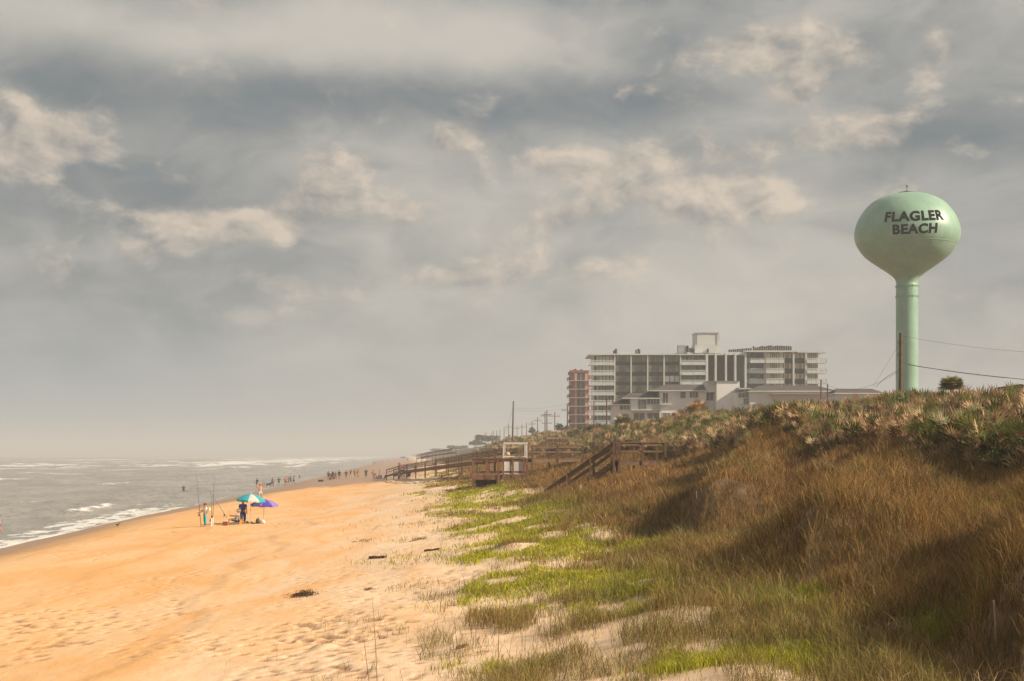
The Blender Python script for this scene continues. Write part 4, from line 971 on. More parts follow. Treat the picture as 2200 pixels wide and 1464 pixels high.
# ================================================================== WOODEN WALKOVERS
M_wood = mat("weathered_wood", (.20,.115,.07), .9, .35, 3, .4); M_wood2 = mat("reddish_wood", (.27,.14,.085), .9, .3, 3, .4); M_wwood = mat("white_painted_wood", (.80,.74,.68), .8, .1, 3, .2)
def walk(name, pts, width, label, rail=1.05, mats=M_wood, step=2.2, legs=True, mid=True, top=.18, foot=None, th=.24):
    """elevated walkway along a 3-D polyline of deck points; both sides railed"""
    p0 = Vector(pts[0]); e = empty(name, (p0.x, p0.y, H(p0.x, p0.y)), label, "boardwalk")
    pts = [Vector(p) for p in pts]
    dk = MB(); ra = [MB(), MB()]; mi = MB()
    for a, c in zip(pts[:-1], pts[1:]):
        d = (c-a); L = d.length; sd = Vector((-d.y, d.x, 0)).normalized()*width/2
        dk.bar(a-Vector((0,0,.03)), c-Vector((0,0,.03)), width, .06)
        for s_ in (-1, 1):
            dk.bar(a+sd*s_*.94-Vector((0,0,.2)), c+sd*s_*.94-Vector((0,0,.2)), .06, th)
            ra[(s_+1)//2].bar(a+sd*s_+Vector((0,0,rail)), c+sd*s_+Vector((0,0,rail)), .16, .05); ra[(s_+1)//2].bar(a+sd*s_*.97+Vector((0,0,rail-.14)), c+sd*s_*.97+Vector((0,0,rail-.14)), .045, top)
            if mid: mi.bar(a+sd*s_*.97+Vector((0,0,rail*.5)), c+sd*s_*.97+Vector((0,0,rail*.5)), .045, .12)
        if abs(d.z)/L > .3:
            n_ = max(2, int(abs(d.z)/.18))
            for i in range(n_): q = a.lerp(c, (i+.5)/n_); dk.bar(q-sd*.95+Vector((0,0,.03)), q+sd*.95+Vector((0,0,.03)), .28, .05)
        else:
            n_ = int(L/.16)
            for i in range(0, n_, 1): q = a.lerp(c, (i+.5)/n_); dk.bar(q-sd*1.02+Vector((0,0,.012)), q+sd*1.02+Vector((0,0,.012)), .13, .02)
    dk.build("deck", mats, e)
    for r in ra: r.build("handrail", mats, e)
    if mid: mi.build("middle_rail", mats, e)
    # posts
    for a, c in zip(pts[:-1], pts[1:]):
        L = (c-a).length; n_ = max(1, round(L/step)); d = c-a; sd = Vector((-d.y, d.x, 0)).normalized()*width/2
        for i in range(n_+1):
            q = a.lerp(c, i/n_)
            for s_ in (-1, 1):
                b_ = q+sd*s_*1.03; zg = H(b_.x, b_.y)-.4
                MB().box(b_.x-.07, b_.x+.07, b_.y-.07, b_.y+.07, min(zg, q.z-.3), q.z+rail-.03).build("post", mats, e)
    return e
# near stairs and landing
a0 = P(1172, 1093, 100); a1 = P(1322, 990, 99); a2 = P(1420, 990, 100)
walk("beach_stairs", [a0, a1, a2], 1.5, "long brown wooden staircase descending from the dune to the green beach edge", 1.28, M_wood, 2.15)
# platform with white stand
def platform():
    Y = 128.0; k = Y/F; X = lambda p: (p-1100)*k; Z = lambda p: CZ+(HORY-p)*k
    x0, x1 = X(1015.5), X(1132); z = Z(1021); y0, y1 = Y, Y+3.6
    e = empty("viewing_platform", ((x0+x1)/2, Y+1.8, H((x0+x1)/2, Y)), "square reddish-brown wooden platform with railing at the beach edge", "platform")
    d = MB(); d.box(x0, x1, y0, y1, z-.05, z)
    d.box(x0+.02, x1-.02, y0-.05, y0-.003, z-.42, z+.02); d.box(x0+.02, x1-.02, y1+.003, y1+.05, z-.42, z+.02); d.box(x0-.05, x0-.003, y0, y1, z-.40, z+.0); d.box(x1+.003, x1+.05, y0, y1, z-.40, z)
    d.build("deck", M_wood2, e)
    for sgn, (a, c) in enumerate((((x0,y0),(x1,y0)),((x0,y1),(x1,y1)),((x0,y0),(x0,y1)),((x1,y0),(x1,y1)))):
        r = MB(); zt_ = Z(985.5)+ (0.002*sgn); r.bar((a[0],a[1],zt_),(c[0],c[1],zt_), .17, .06); r.bar((a[0],a[1],zt_-.17),(c[0],c[1],zt_-.17), .05, .24); r.build("handrail", M_wood2, e)
    for sgn, (a, c) in enumerate((((x0,y0),(x1,y0)),((x0,y1),(x1,y1)))):
        MB().bar((a[0]+.1,a[1]+.1,Z(1015)),(c[0]-.1,c[1]+.1,Z(1015)), .05, .12).build("lower_rail", M_wood2, e)
    for xx in (x0, X(1045), X(1070), X(1081), X(1102), X(1126), x1):
        for yy in (y0-.02, y1+.02):
            bot = H(xx, yy)-.5 if xx in (x0, x1, X(1070), X(1081)) else z-.3
            MB().box(xx-.08, xx+.08, yy-.08, yy+.08, bot, Z(986)-.03).build("post", M_wood2, e)
    s_ = MB(); s_.box(x0+.15, X(1070), y1-.1, y1-.04, H(x0, Y)-.5, z-.45); s_.bar((X(1082), y0+.3, Z(1040)), (X(1110), y0+.3, Z(1024)), .12, .14); s_.build("skirt_boards", M_wood, e)
    return Y
Yp = platform()
def stand():
    Y = 133.0; k = Y/F; X = lambda p: (p-1100)*k; Z = lambda p: CZ+(HORY-p)*k
    zb = H(X(1105), Y)
    e = empty("lifeguard_stand", (X(1106), Y, zb), "white painted wooden lifeguard stand frame rising behind the platform railing", "lifeguard stand")
    for (xt, xb) in ((1083, 1078.5), (1131, 1132)):
        for yy in (Y, Y+1.5): MB().bar((X(xb), yy, zb-.2), (X(xt), yy, Z(952)), .16, .16, (0,1,0)).build("post", M_wwood, e)
    MB().box(X(1081), X(1134), Y-.12, Y-.085, Z(954.5), Z(951)).build("top_beam", M_wwood, e); MB().box(X(1081), X(1134), Y+1.585, Y+1.62, Z(954.5), Z(951)).build("top_beam", M_wwood, e)
    for (a, c) in ((1085.5, 1086.6), (1126.5, 1128)): MB().box(X(a), X(c), Y+.3, Y+.36, Z(1018), Z(956)).build("slat", M_wwood, e)
    MB().box(X(1080), X(1131), Y+.2, Y+1.4, Z(982.5), Z(980.2)).build("seat", M_wwood, e)
    MB().box(X(1081.5), X(1094.8), Y+.1, Y+.16, Z(1019), Z(984)).build("front_panel", M_wwood, e); MB().box(X(1103), X(1126), Y+.1, Y+.16, Z(1019), Z(984)).build("front_panel", M_wwood, e)
    MB().box(X(1095), X(1102), Y+.5, Y+.56, Z(1019), Z(984)).build("grey_panel", mat("grey_panel", (.36,.30,.29), .9), e)
    # orange float hanging in the frame
    o = empty("rescue_float", (X(1091), Y+.6, Z(980)), "tan and orange round float hanging inside the white lifeguard stand", "float")
    MB().ball((X(1091), Y+.6, Z(976.5)), (.20, .16, .22), 14, 9).build("float_body", mat("orange_float", (.62,.34,.13), .6, .3, 5, col2=(.75,.60,.40)), o, True)
    MB().tube([(X(1091), Y+.6, Z(971.5)), (X(1091.3), Y+.6, Z(954.5))], .02, 6).build("cord", mat("tan_cord", (.7,.5,.3), .8), o)
    MB().ball((X(1091), Y+.6, Z(957.5)), (.09, .08, .1), 10, 7).build("knot", mat("red_knot", (.5,.16,.09), .7), o, True)
stand()
# walkway behind the platform, to the right
walk("boardwalk", [P(1134, 986, 136), P(1243, 986, 139)], 1.5, "level brown boardwalk running right from the white lifeguard stand into the palmettos", 1.30, M_wood, 2.4)
walk("boardwalk", [P(1184, 966, 190), P(1215, 964, 200)], 1.4, "short end of railing showing above the boardwalk amid the palmettos", 1.6, M_wood, 2.0)
# far ramp down to the beach
c0 = P(866, 1013.5, 262); c1 = P(1076, 985, 168)
walk("beach_ramp", [P(838, 1021.5, 266), c0, c1, P(1100, 983, 166)], 1.5, "long sloping wooden beach ramp with rails behind the beachgoers", 1.08, M_wood, 12.0, top=.10)
walk("beach_ramp", [P(900, 985, 520), P(924, 979, 500), P(975, 972, 470)], 1.6, "second, fainter beach ramp in the haze beyond the near one", 1.2, M_wood, 12.0)
for i, (px, py, hpx, lab) in enumerate([(1248.5, 1060, 17, "thin white stake beside the foot of the wooden staircase"), (1497, 1072, 15, "thin white stake in the grass half way up the dune slope"), (2141, 1390, 96, "pale weathered post leaning in the dark grass at lower right"), (1100, 1262, 3, None)]):
    if lab is None: continue
    p_ = at(px, py); h = hpx/F*p_.y
    tag(MB().tube([(p_.x, p_.y, p_.z-.2), (p_.x-.02*h, p_.y, p_.z+h*.5), (p_.x-.07*h, p_.y, p_.z+h)], [.022*max(1, p_.y/50), .02*max(1, p_.y/50), .014*max(1, p_.y/50)], 7).build("stake", M_wwood if i < 2 else mat("grey_driftwood_post", (.42,.34,.27), .9, .3, 5)), lab, "stake")
# ================================================================== PEOPLE
M_skin = mat("skin", (.50,.27,.18), .6, .1, 6); M_skin2 = mat("darker_skin", (.26,.14,.09), .6, .1, 6); M_skin3 = mat("sunburnt_skin", (.55,.25,.15), .6, .1, 6)
M_hair = mat("brown_hair", (.06,.035,.02), .8, .3, 30); M_hair2 = mat("auburn_hair", (.20,.09,.04), .8, .3, 30)
_cm = {}
def cloth(rgb):
    k = tuple(rgb)
    if k not in _cm: _cm[k] = mat("cloth", rgb, .9, .15, 8, .2)
    return _cm[k]
def skin_mesh(name, verts, edges, rad, m, parent, lev=1):
    me = bpy.data.meshes.new(name + "_cage"); bm = bmesh.new(); lay = bm.verts.layers.skin.verify()
    vs = [bm.verts.new(v) for v in verts]
    for v, r in zip(vs, rad): v[lay].radius = r if isinstance(r, tuple) else (r, r)
    vs[0][lay].use_root = True
    for a, c in edges: bm.edges.new((vs[a], vs[c]))
    bm.to_mesh(me); bm.free()
    ob = bpy.data.objects.new("cage", me); COL.objects.link(ob)
    sk = ob.modifiers.new("s", 'SKIN'); sk.use_smooth_shade = True
    if lev: ss_ = ob.modifiers.new("u", 'SUBSURF'); ss_.levels = lev; ss_.render_levels = lev
    dg = bpy.context.evaluated_depsgraph_get(); mesh = bpy.data.meshes.new_from_object(ob.evaluated_get(dg)); bpy.data.objects.remove(ob)
    mesh.name = name; mesh.materials.clear(); mesh.materials.append(m)
    for p in mesh.polygons: p.use_smooth = True
    o = bpy.data.objects.new(name, mesh); COL.objects.link(o); o.parent = parent
    return o
# joints for a 1.75 m figure facing -Y (towards the viewer); x is its left/right
BASE = dict(pel=(0,0,.94), wst=(0,0,1.08), che=(0,.01,1.30), nek=(0,.01,1.47), hd0=(0,-.01,1.56), hd1=(0,-.015,1.64), hd2=(0,-.005,1.71),
  shl=(-.17,.01,1.41), ell=(-.22,.03,1.13), wrl=(-.23,-.02,.88), hal=(-.23,-.04,.80), shr=(.17,.01,1.41), elr=(.22,.03,1.13), wrr=(.23,-.02,.88), har=(.23,-.04,.80),
  hil=(-.09,0,.90), knl=(-.10,-.02,.50), anl=(-.10,.02,.08), tol=(-.11,-.13,.03), hir=(.09,0,.90), knr=(.10,-.02,.50), anr=(.10,.02,.08), tor=(.11,-.13,.03))
POSE = {
 'stand': {},
 'stride': dict(knl=(-.09,-.16,.52), anl=(-.09,-.18,.09), tol=(-.09,-.32,.04), knr=(.09,.06,.49), anr=(.09,.24,.12), tor=(.09,.12,.03), ell=(-.23,.10,1.15), wrl=(-.22,.12,.92), hal=(-.22,.11,.84), elr=(.23,-.06,1.14), wrr=(.21,-.20,.95), har=(.2,-.24,.88)),
 'hips': dict(ell=(-.34,.05,1.17), wrl=(-.17,-.04,1.02), hal=(-.12,-.05,.99), elr=(.34,.05,1.17), wrr=(.17,-.04,1.02), har=(.12,-.05,.99)),
 'fish': dict(elr=(.20,-.20,1.20), wrr=(.10,-.40,1.27), har=(.06,-.47,1.32), ell=(-.21,-.12,1.15), wrl=(-.12,-.34,1.03), hal=(-.08,-.42,1.03), hd1=(0,-.03,1.64), hd0=(0,-.02,1.56)),
 'armsup': dict(elr=(.30,-.05,1.60), wrr=(.20,-.12,1.82), har=(.16,-.14,1.90), ell=(-.30,-.05,1.54), wrl=(-.24,-.08,1.78), hal=(-.2,-.1,1.86), knl=(-.12,-.14,.52), anl=(-.14,-.14,.09), tol=(-.14,-.27,.03), knr=(.12,.08,.49), anr=(.18,.26,.10), tor=(.18,.15,.03)),
 'bend': dict(wst=(0,-.06,1.05), che=(0,-.28,1.16), nek=(0,-.42,1.20), hd0=(0,-.50,1.22), hd1=(0,-.58,1.23), hd2=(0,-.64,1.22), shl=(-.17,-.36,1.18), shr=(.17,-.36,1.18), ell=(-.2,-.42,.92), elr=(.2,-.42,.92), wrl=(-.18,-.46,.70), wrr=(.18,-.46,.70), hal=(-.18,-.47,.62), har=(.18,-.47,.62)),
 'sit': dict(pel=(0,.0,.36), wst=(0,.03,.50), che=(0,.11,.70), nek=(0,.16,.87), hd0=(0,.14,.96), hd1=(0,.12,1.04), hd2=(0,.13,1.11), shl=(-.17,.14,.81), shr=(.17,.14,.81), ell=(-.2,-.07,.66), elr=(.2,-.07,.66), wrl=(-.12,-.30,.70), wrr=(.12,-.28,.66), hal=(-.08,-.38,.73), har=(.08,-.36,.68),
     hil=(-.09,0,.34), hir=(.09,0,.34), knl=(-.13,-.42,.44), knr=(.13,-.42,.42), anl=(-.12,-.52,.06), anr=(.14,-.50,.06), tol=(-.13,-.66,.03), tor=(.15,-.64,.03)),
 'crouch': dict(pel=(0,.10,.30), wst=(0,.06,.42), che=(0,-.06,.60), nek=(0,-.14,.75), hd0=(0,-.18,.83), hd1=(0,-.2,.90), hd2=(0,-.2,.97), shl=(-.16,-.10,.70), shr=(.16,-.10,.70), ell=(-.2,-.22,.5), elr=(.2,-.22,.5), wrl=(-.14,-.34,.3), wrr=(.14,-.34,.3), hal=(-.13,-.36,.22), har=(.13,-.36,.22),
     hil=(-.09,.10,.28), hir=(.09,.10,.28), knl=(-.14,-.22,.42), knr=(.14,-.22,.42), anl=(-.12,.0,.08), anr=(.12,.0,.08), tol=(-.12,-.14,.03), tor=(.12,-.14,.03)),
}
EDG = [('pel','wst'),('wst','che'),('che','nek'),('nek','hd0'),('hd0','hd1'),('hd1','hd2'),('che','shl'),('shl','ell'),('ell','wrl'),('wrl','hal'),('che','shr'),('shr','elr'),('elr','wrr'),('wrr','har'),('pel','hil'),('hil','knl'),('knl','anl'),('anl','tol'),('pel','hir'),('hir','knr'),('knr','anr'),('anr','tor')]
RAD = dict(pel=.125, wst=.115, che=.13, nek=.055, hd0=.070, hd1=.092, hd2=.062, shl=.062, ell=.043, wrl=.028, hal=.030, shr=.062, elr=.043, wrr=.028, har=.030, hil=.088, knl=.058, anl=.040, tol=.032, hir=.088, knr=.058, anr=.040, tor=.032)
def person(px, py, hpx, Y=None, pose='stand', face=0, top=None, bot=None, skin=None, hair=None, label="", group=None, long=False, fine=False, hat=None, shoes=False, sink=0.0, name_h=None, dress=None, loc=None):
    p_ = loc if loc is not None else (at(px, py) if Y is None else None)
    if p_ is None: p_ = Vector(((px-1100)/F*Y, Y, H((px-1100)/F*Y, Y)))
    h = name_h or min(max(hpx/F*p_.y, 1.0), 1.92); k = h/1.75
    e = empty("person", (p_.x, p_.y, p_.z-sink), label, "person", group, math.radians(face)); e.scale = (k*1.3, k*1.2, k)
    J = dict(BASE); J.update(POSE[pose]); names = list(J); ix = {n_: i for i, n_ in enumerate(names)}
    V = [J[n_] for n_ in names]; E = [(ix[a], ix[c]) for a, c in EDG]; R = [RAD[n_] for n_ in names]
    hd = Vector(J['hd1']); V.append(tuple(hd+Vector((0,-.105,-.015)))); E.append((ix['hd1'], len(V)-1)); R.append(.014)     # nose
    if fine:
        for s_ in ('l', 'r'):
            w_ = Vector(J['wr'+s_]); h_ = Vector(J['ha'+s_]); d = (h_-w_).normalized(); u = d.cross(Vector((0,0,1)))
            u = u.normalized() if u.length > .1 else Vector((0,1,0)); n_ = d.cross(u)
            for q, L in ((-1.5,.055),(-.5,.068),(.5,.070),(1.5,.06)):
                a = h_+u*q*.016+d*.01; V += [tuple(a+d*L*.5+n_*.010), tuple(a+d*L*.8+n_*.035)]; R += [.0095, .008]
                E += [(ix['ha'+s_], len(V)-2), (len(V)-2, len(V)-1)]
            a = w_+d*.03-u*.035; V += [tuple(a), tuple(a+d*.035+n_*.02)]; R += [.011, .009]; E += [(ix['wr'+s_], len(V)-2), (len(V)-2, len(V)-1)]
    sk = skin or M_skin
    body = skin_mesh("body", V, E, R, sk, e, 1)
    def garment(name, chain, edges, m):
        vs = []; rr = []
        for (nm, g) in chain:
            if isinstance(nm, tuple): a, c, t = nm; v = Vector(J[a]).lerp(Vector(J[c]), t); r = RAD[a]*(1-t)+RAD[c]*t
            else: v = Vector(J[nm]); r = RAD[nm]
            vs.append(tuple(v)); rr.append(r+g)
        return skin_mesh(name, vs, edges, rr, m, e, 1)
    if top is not None:
        garment("shirt", [('che',.028),('wst',.04),('pel',.036),(('che','nek',.75),.02),('shl',.024),(('shl','ell',.7),.026),('shr',.024),(('shr','elr',.7),.026)], [(0,1),(1,2),(0,3),(0,4),(4,5),(0,6),(6,7)], cloth(top))
    if bot is not None:
        t = 1.0 if long else .80
        ch = [('pel',.018),(('pel','wst',.8),.02),('hil',.026),(('hil','knl',t),.03),('hir',.026),(('hir','knr',t),.03)]; ed = [(0,1),(0,2),(2,3),(0,4),(4,5)]
        if long: ch += [(('knl','anl',.9),.03),(('knr','anr',.9),.03)]; ed += [(3,6),(5,7)]
        garment("trousers" if long else "shorts", ch, ed, cloth(bot))
    # hair cap or hat
    hr = MB(); c = hd+Vector((0,.018,.02)); d = Vector(J['hd2'])-Vector(J['hd0'])
    hr.ball(tuple(c), (.098,.105,.105), 12, 8)
    hr.v = [v for v in hr.v]; kk = hr.v
    hr.v = [(v[0], v[1]+ (0 if v[2] > c.z-.02 else .02), max(v[2], c.z-.055 if v[1] > c.y-.03 else c.z+.035)) for v in kk]
    if name_h is None and hair == 'long': hr.tube([tuple(c+Vector((0,.06,0))), tuple(c+Vector((0,.10,-.12))), tuple(c+Vector((0,.09,-.26)))], [.07,.06,.02], 8)
    me = bpy.data.meshes.new("hair"); me.from_pydata(hr.v, [], hr.f); hm = hair if isinstance(hair, bpy.types.Material) else M_hair
    me.materials.append(hm)
    for p in me.polygons: p.use_smooth = True
    o = bpy.data.objects.new("hair", me); COL.objects.link(o); o.parent = e
    if hat is not None:
        ht = MB(); ht.lathe([(.01,.10),(.06,.095),(.095,.06),(.108,.0),(.185,-.02),(.185,-.03),(.10,-.02)], tuple(c+Vector((0,-.01,.045))), 16)
        me = bpy.data.meshes.new("hat"); me.from_pydata(ht.v, [], ht.f); me.materials.append(cloth(hat)); o = bpy.data.objects.new("hat", me); COL.objects.link(o); o.parent = e
    if dress is not None:
        pz = Vector(J['pel']); dm = MB().lathe([(.12,.15),(.15,0),(.19,-.25),(.22,-.45),(.20,-.45)], tuple(pz), 14); me = bpy.data.meshes.new("skirt"); me.from_pydata(dm.v, [], dm.f); me.materials.append(cloth(dress)); o = bpy.data.objects.new("skirt", me); COL.objects.link(o); o.parent = e
    # eyes and mouth as tiny dark marks on the face of the nearer figures
    if fine:
        ey = MB()
        for s_ in (-1, 1): ey.ball(tuple(hd+Vector((s_*.032,-.083,.012))), (.010,.006,.007), 8, 5)
        ey.ball(tuple(hd+Vector((0,-.080,-.052))), (.022,.006,.005), 8, 5)
        me = bpy.data.meshes.new("face_features"); me.from_pydata(ey.v, [], ey.f); me.materials.append(M_black); o = bpy.data.objects.new("face_features", me); COL.objects.link(o); o.parent = e
    return e
# --- fishing party
M_rod = mat("rod_black", (.03,.022,.018), .4); M_pvc = mat("white_plastic", (.75,.73,.68), .5)
fx = at(441, 1132)
def ppt(px, py, Y): return P(px, py, Y)
angler = person(441, 1132, 51, pose='fish', face=-72, top=(.62,.66,.72), bot=(.03,.40,.47), long=True, skin=M_skin3, hair=M_hair2, fine=True, label="person in white shirt and loose turquoise trousers holding an upright fishing rod on the sand")
def rod(a, c, label, reel=.16, group=None, bend=.0):
    a = Vector(a); c = Vector(c); e = empty("fishing_rod", a, label, "fishing rod", group)
    pts = [a.lerp(c, t)+Vector((-bend*t*t, 0, 0)) for t in (0,.1,.3,.5,.7,.85,1)]
    MB().tube(pts, [.022,.022,.017,.014,.010,.008,.006], 7).build("blank", M_rod, e)
    q = a.lerp(c, reel); s_ = MB(); s_.ball((q.x-.06, q.y-.03, q.z), (.055,.055,.085), 10, 7); s_.tube([(q.x-.06,q.y-.03,q.z-.1),(q.x-.13,q.y-.03,q.z-.16)], .014, 6); s_.tube([tuple(q), (q.x-.06,q.y-.03,q.z)], .015, 6); s_.build("reel", M_mull, e)
    g = MB()
    for t in (.45,.62,.78,.9,.98):
        q = a.lerp(c, t)+Vector((-bend*t*t, 0, 0)); g.lathe([(.018,-.004),(.026,-.004),(.026,.004),(.018,.004)], (q.x-.026, q.y, q.z), 8)
    g.build("line_guides", M_mull, e); return e
Ya = fx.y
rod(ppt(432.2,1134,Ya-.45), ppt(421.5,1019,Ya-.3), "tall black fishing rod held upright by the person in turquoise trousers", .24)
# white sun hat hanging on the back
hb = ppt(449.5, 1095, Ya-.02); MB0 = MB().lathe([(.01,.10),(.07,.095),(.10,.05),(.12,0),(.23,-.02),(.23,-.035),(.11,-.02)], (0,0,0), 18)
me = bpy.data.meshes.new("sun_hat"); me.from_pydata(MB0.v, [], MB0.f); me.materials.append(cloth((.78,.72,.55))); o = bpy.data.objects.new("sun_hat", me); COL.objects.link(o); o.location = hb; o.rotation_euler = (0, math.radians(82), math.radians(18)); tag(o, "cream sun hat hanging at the back of the person in turquoise trousers", "hat")
r1 = at(453.5, 1133); r2 = at(457, 1131)
for i, (q, tx, ty, lab) in enumerate(((r1, 455.5, 1066, "shorter fishing rod standing in a white sand spike"), (r2, 460.5, 1020, "tallest fishing rod standing in a white sand spike, right of the shorter one"))):
    a = q+Vector((0,0,.25)); rod(a, ppt(tx, ty, q.y), lab, .12)
    MB().tube([(q.x, q.y, q.z-.2), (q.x, q.y, q.z+.62), (q.x, q.y, q.z+.66)], [.045,.045,.06], 10).build("rod_holder", M_pvc)
    tag(bpy.context.scene.objects[[o.name for o in COL.objects][-1]], ("white sand spike holding the shorter fishing rod","white sand spike holding the tallest fishing rod")[i], "rod holder")
# seated angler in low chair
ps = at(503.5, 1129)
sit = person(0, 0, 0, loc=ps+Vector((.12, .1, .02)), name_h=1.72, pose='sit', face=-80, top=(.55,.53,.50), bot=(.035,.045,.09), skin=M_skin3, hair=cloth((.70,.66,.58)), fine=True, hat=(.72,.66,.54), label="seated person in pale shirt and cream cap, with a slanting fishing rod")
ch = empty("beach_chair", ps+Vector((.1,.1,0)), "low blue folding beach chair under the seated person in the cream cap", "chair", None, math.radians(-80))
def lo(mb_, nm, m, par):
    me = bpy.data.meshes.new(nm); me.from_pydata(mb_.v, [], mb_.f); me.materials.append(m); o = bpy.data.objects.new(nm, me); COL.objects.link(o); o.parent = par; return o
lo(MB().box(-.27,.27,-.28,.22,.20,.225), "seat", cloth((.05,.14,.42)), ch); b_ = MB(); b_.bar((0,.23,.24),(0,.46,.86),.54,.025,(1,0,0)); b_ = MB().add([(-.27,.22,.22),(.27,.22,.22),(.27,.44,.84),(-.27,.44,.84),(-.27,.25,.22),(.27,.25,.22),(.27,.47,.84),(-.27,.47,.84)], [(0,3,2,1),(4,5,6,7),(0,1,5,4),(1,2,6,5),(2,3,7,6),(3,0,4,7)]); lo(b_, "backrest", cloth((.05,.14,.42)), ch)
for sx in (-.28, .28):
    lo(MB().tube([(sx,-.30,0),(sx,.24,.24)], .014, 6), "leg", M_grey, ch); lo(MB().tube([(sx,.30,0),(sx,-.28,.22)], .014, 6), "leg", M_grey, ch); lo(MB().tube([(sx,-.28,.40),(sx,.30,.42)], .022, 6), "armrest", M_grey, ch)
rod(ppt(487.5,1113,ps.y-.1), ppt(449,1052,ps.y-.3), "slanting fishing rod held by the seated person in the cream cap", .10)
pb = at(514.5, 1128); e = empty("bucket", pb, "orange bucket on the sand behind the seated person", "bucket")
lo(MB().lathe([(.01,.0),(.13,0),(.17,.36),(.185,.36),(.185,.39),(.15,.39),(.11,.03)], (0,0,0), 18), "pail", mat("orange_plastic", (.70,.25,.03), .5), e); lo(MB().tube([(-.17,0,.37),(-.12,0,.5),(0,0,.55),(.12,0,.5),(.17,0,.37)], .008, 6), "handle", M_pvc, e)
person(522, 1126, 51, pose='stand', face=165, top=(.05,.085,.33), bot=(.03,.05,.17), long=True, skin=M_skin3, hair=M_hair2, fine=True, label="person in dark blue clothes standing with back turned under the turquoise umbrella")
def umbrella(base_px, py, apex, width_px, rise_px, cols, label, tilt, polem):
    b0 = at(base_px, py); Y = b0.y; k = Y/F; ap = P(apex[0], apex[1], Y); R = width_px*k/2; rise = rise_px*k
    e = empty("beach_umbrella", b0, label, "umbrella")
    ax = Vector((math.sin(tilt), -.03, math.cos(tilt))).normalized(); u = ax.cross(Vector((0,1,0))).normalized(); w_ = ax.cross(u)
    can = MB(); rib = MB(); N = 8; segs = 6; sub = 4; vs = []; fs = []; mi = []
    def pt(r, a, dz=0):
        f = a*N/(2*math.pi); d = abs(f-round(f))*2; rr = R*r*(1-.06*d*r); z_ = rise*(1-r**1.7)-.0+(.04*d*r)
        return ap+u*math.cos(a)*rr+w_*math.sin(a)*rr+ax*(z_-rise+dz)
    n_ = N*sub
    for i in range(segs+1):
        for j in range(n_): vs.append(pt(i/segs, 2*math.pi*j/n_))
    for i in range(segs):
        for j in range(n_): fs.append((i*n_+j, (i+1)*n_+j, (i+1)*n_+(j+1) % n_, i*n_+(j+1) % n_)); mi.append((j//sub) % len(cols))
    k0 = len(vs)
    for j in range(n_): v = vs[segs*n_+j]; vs.append(v-ax*.13)
    for j in range(n_): fs.append((segs*n_+j, k0+j, k0+(j+1) % n_, segs*n_+(j+1) % n_)); mi.append((j//sub) % len(cols))
    me = bpy.data.meshes.new("canopy"); me.from_pydata([v-b0 for v in vs], [], fs)
    for c in cols: me.materials.append(mat("canopy_cloth", c, .8, .08, 6, trans=.35))
    me.polygons.foreach_set("material_index", mi); o = bpy.data.objects.new("canopy", me); COL.objects.link(o); o.parent = e
    for j in range(N):
        a = 2*math.pi*j/N; MB().tube([pt(.02, a, -.02), pt(.5, a, -.025), pt(.98, a, -.03)], .008, 5).build("rib", polem, e)
    MB().tube([(b0.x, b0.y, b0.z-.2), tuple(b0.lerp(ap-ax*.1, .55)), tuple(ap-ax*.03), tuple(ap+ax*.12)], [.02,.02,.016,.012], 8).build("pole", polem, e)
    MB().ball(tuple(ap+ax*.12), .035, 8, 6).build("finial", M_pvc, e)
M_al = mat("umbrella_pole", (.5,.5,.48), .4, metal=.3)
umbrella(537.5, 1127, (539.5, 1061.5), 63, 13, [(.05,.50,.62),(.05,.50,.62),(.74,.76,.70)], "turquoise and white beach umbrella over the fishing party", .05, M_al)
umbrella(566, 1124, (568, 1073), 60, 12, [(.13,.08,.50),(.34,.26,.68)], "purple beach umbrella half hidden behind the turquoise one", .03, M_al)
# bags and bits under the umbrellas
def bag(px, py, wpx, hpx, col, label, strap=True):
    q = at(px, py); k = q.y/F; w_ = wpx*k/2; h = hpx*k; e = empty("beach_bag", q, label, "bag", "bags under the beach umbrellas")
    b_ = MB(); n_ = 14; prof = [(.75,0),(1,.08),(1.05,.4),(.9,.75),(.6,.97),(.2,1.0),(.01,1.0)]
    for (r, z) in prof:
        for j in range(n_): a = 2*math.pi*j/n_; b_.v.append((w_*r*math.cos(a)*(1+.1*math.sin(3*a+z*5)), w_*.7*r*math.sin(a), h*z*(1+.08*math.sin(2*a))))
    for i in range(len(prof)-1):
        for j in range(n_): b_.f.append((i*n_+j, i*n_+(j+1) % n_, (i+1)*n_+(j+1) % n_, (i+1)*n_+j))
    o = lo(b_, "sack", cloth(col), e)
    for p in o.data.polygons: p.use_smooth = True
    if strap: lo(MB().tube([(-w_*.5,0,h*.9),(-w_*.3,0,h*1.2),(w_*.3,0,h*1.2),(w_*.5,0,h*.9)], .012, 6), "strap", cloth((.05,.05,.05)), e)
bag(554, 1126, 9, 11, (.10,.08,.06), "dark rounded backpack on the sand right of the umbrella pole"); bag(564.5, 1126, 11, 8.5, (.70,.64,.50), "cream tote bag at the right end of the fishing party", False); bag(540, 1126, 5, 5, (.10,.04,.04), "small dark maroon bag by the umbrella pole", False); bag(531.5, 1126, 6, 6, (.06,.06,.07), "small black bag between the blue-clothed person and umbrella pole", False)
bag(546.5, 1126.5, 9, 3.5, (.17,.09,.05), "low brown towel roll between two dark bags", False)
sb = at(485, 1131); e = empty("cooler", sb+Vector((-.05,.1,0)), "small reddish-brown cooler box at the seated person's feet", "cooler"); lo(MB().box(-.17,.17,-.13,.13,0,.34), "box", mat("red_brown_plastic", (.30,.09,.05), .6, .2, 5), e); lo(MB().box(-.18,.18,-.14,.14,.343,.40), "lid", M_pvc, e)
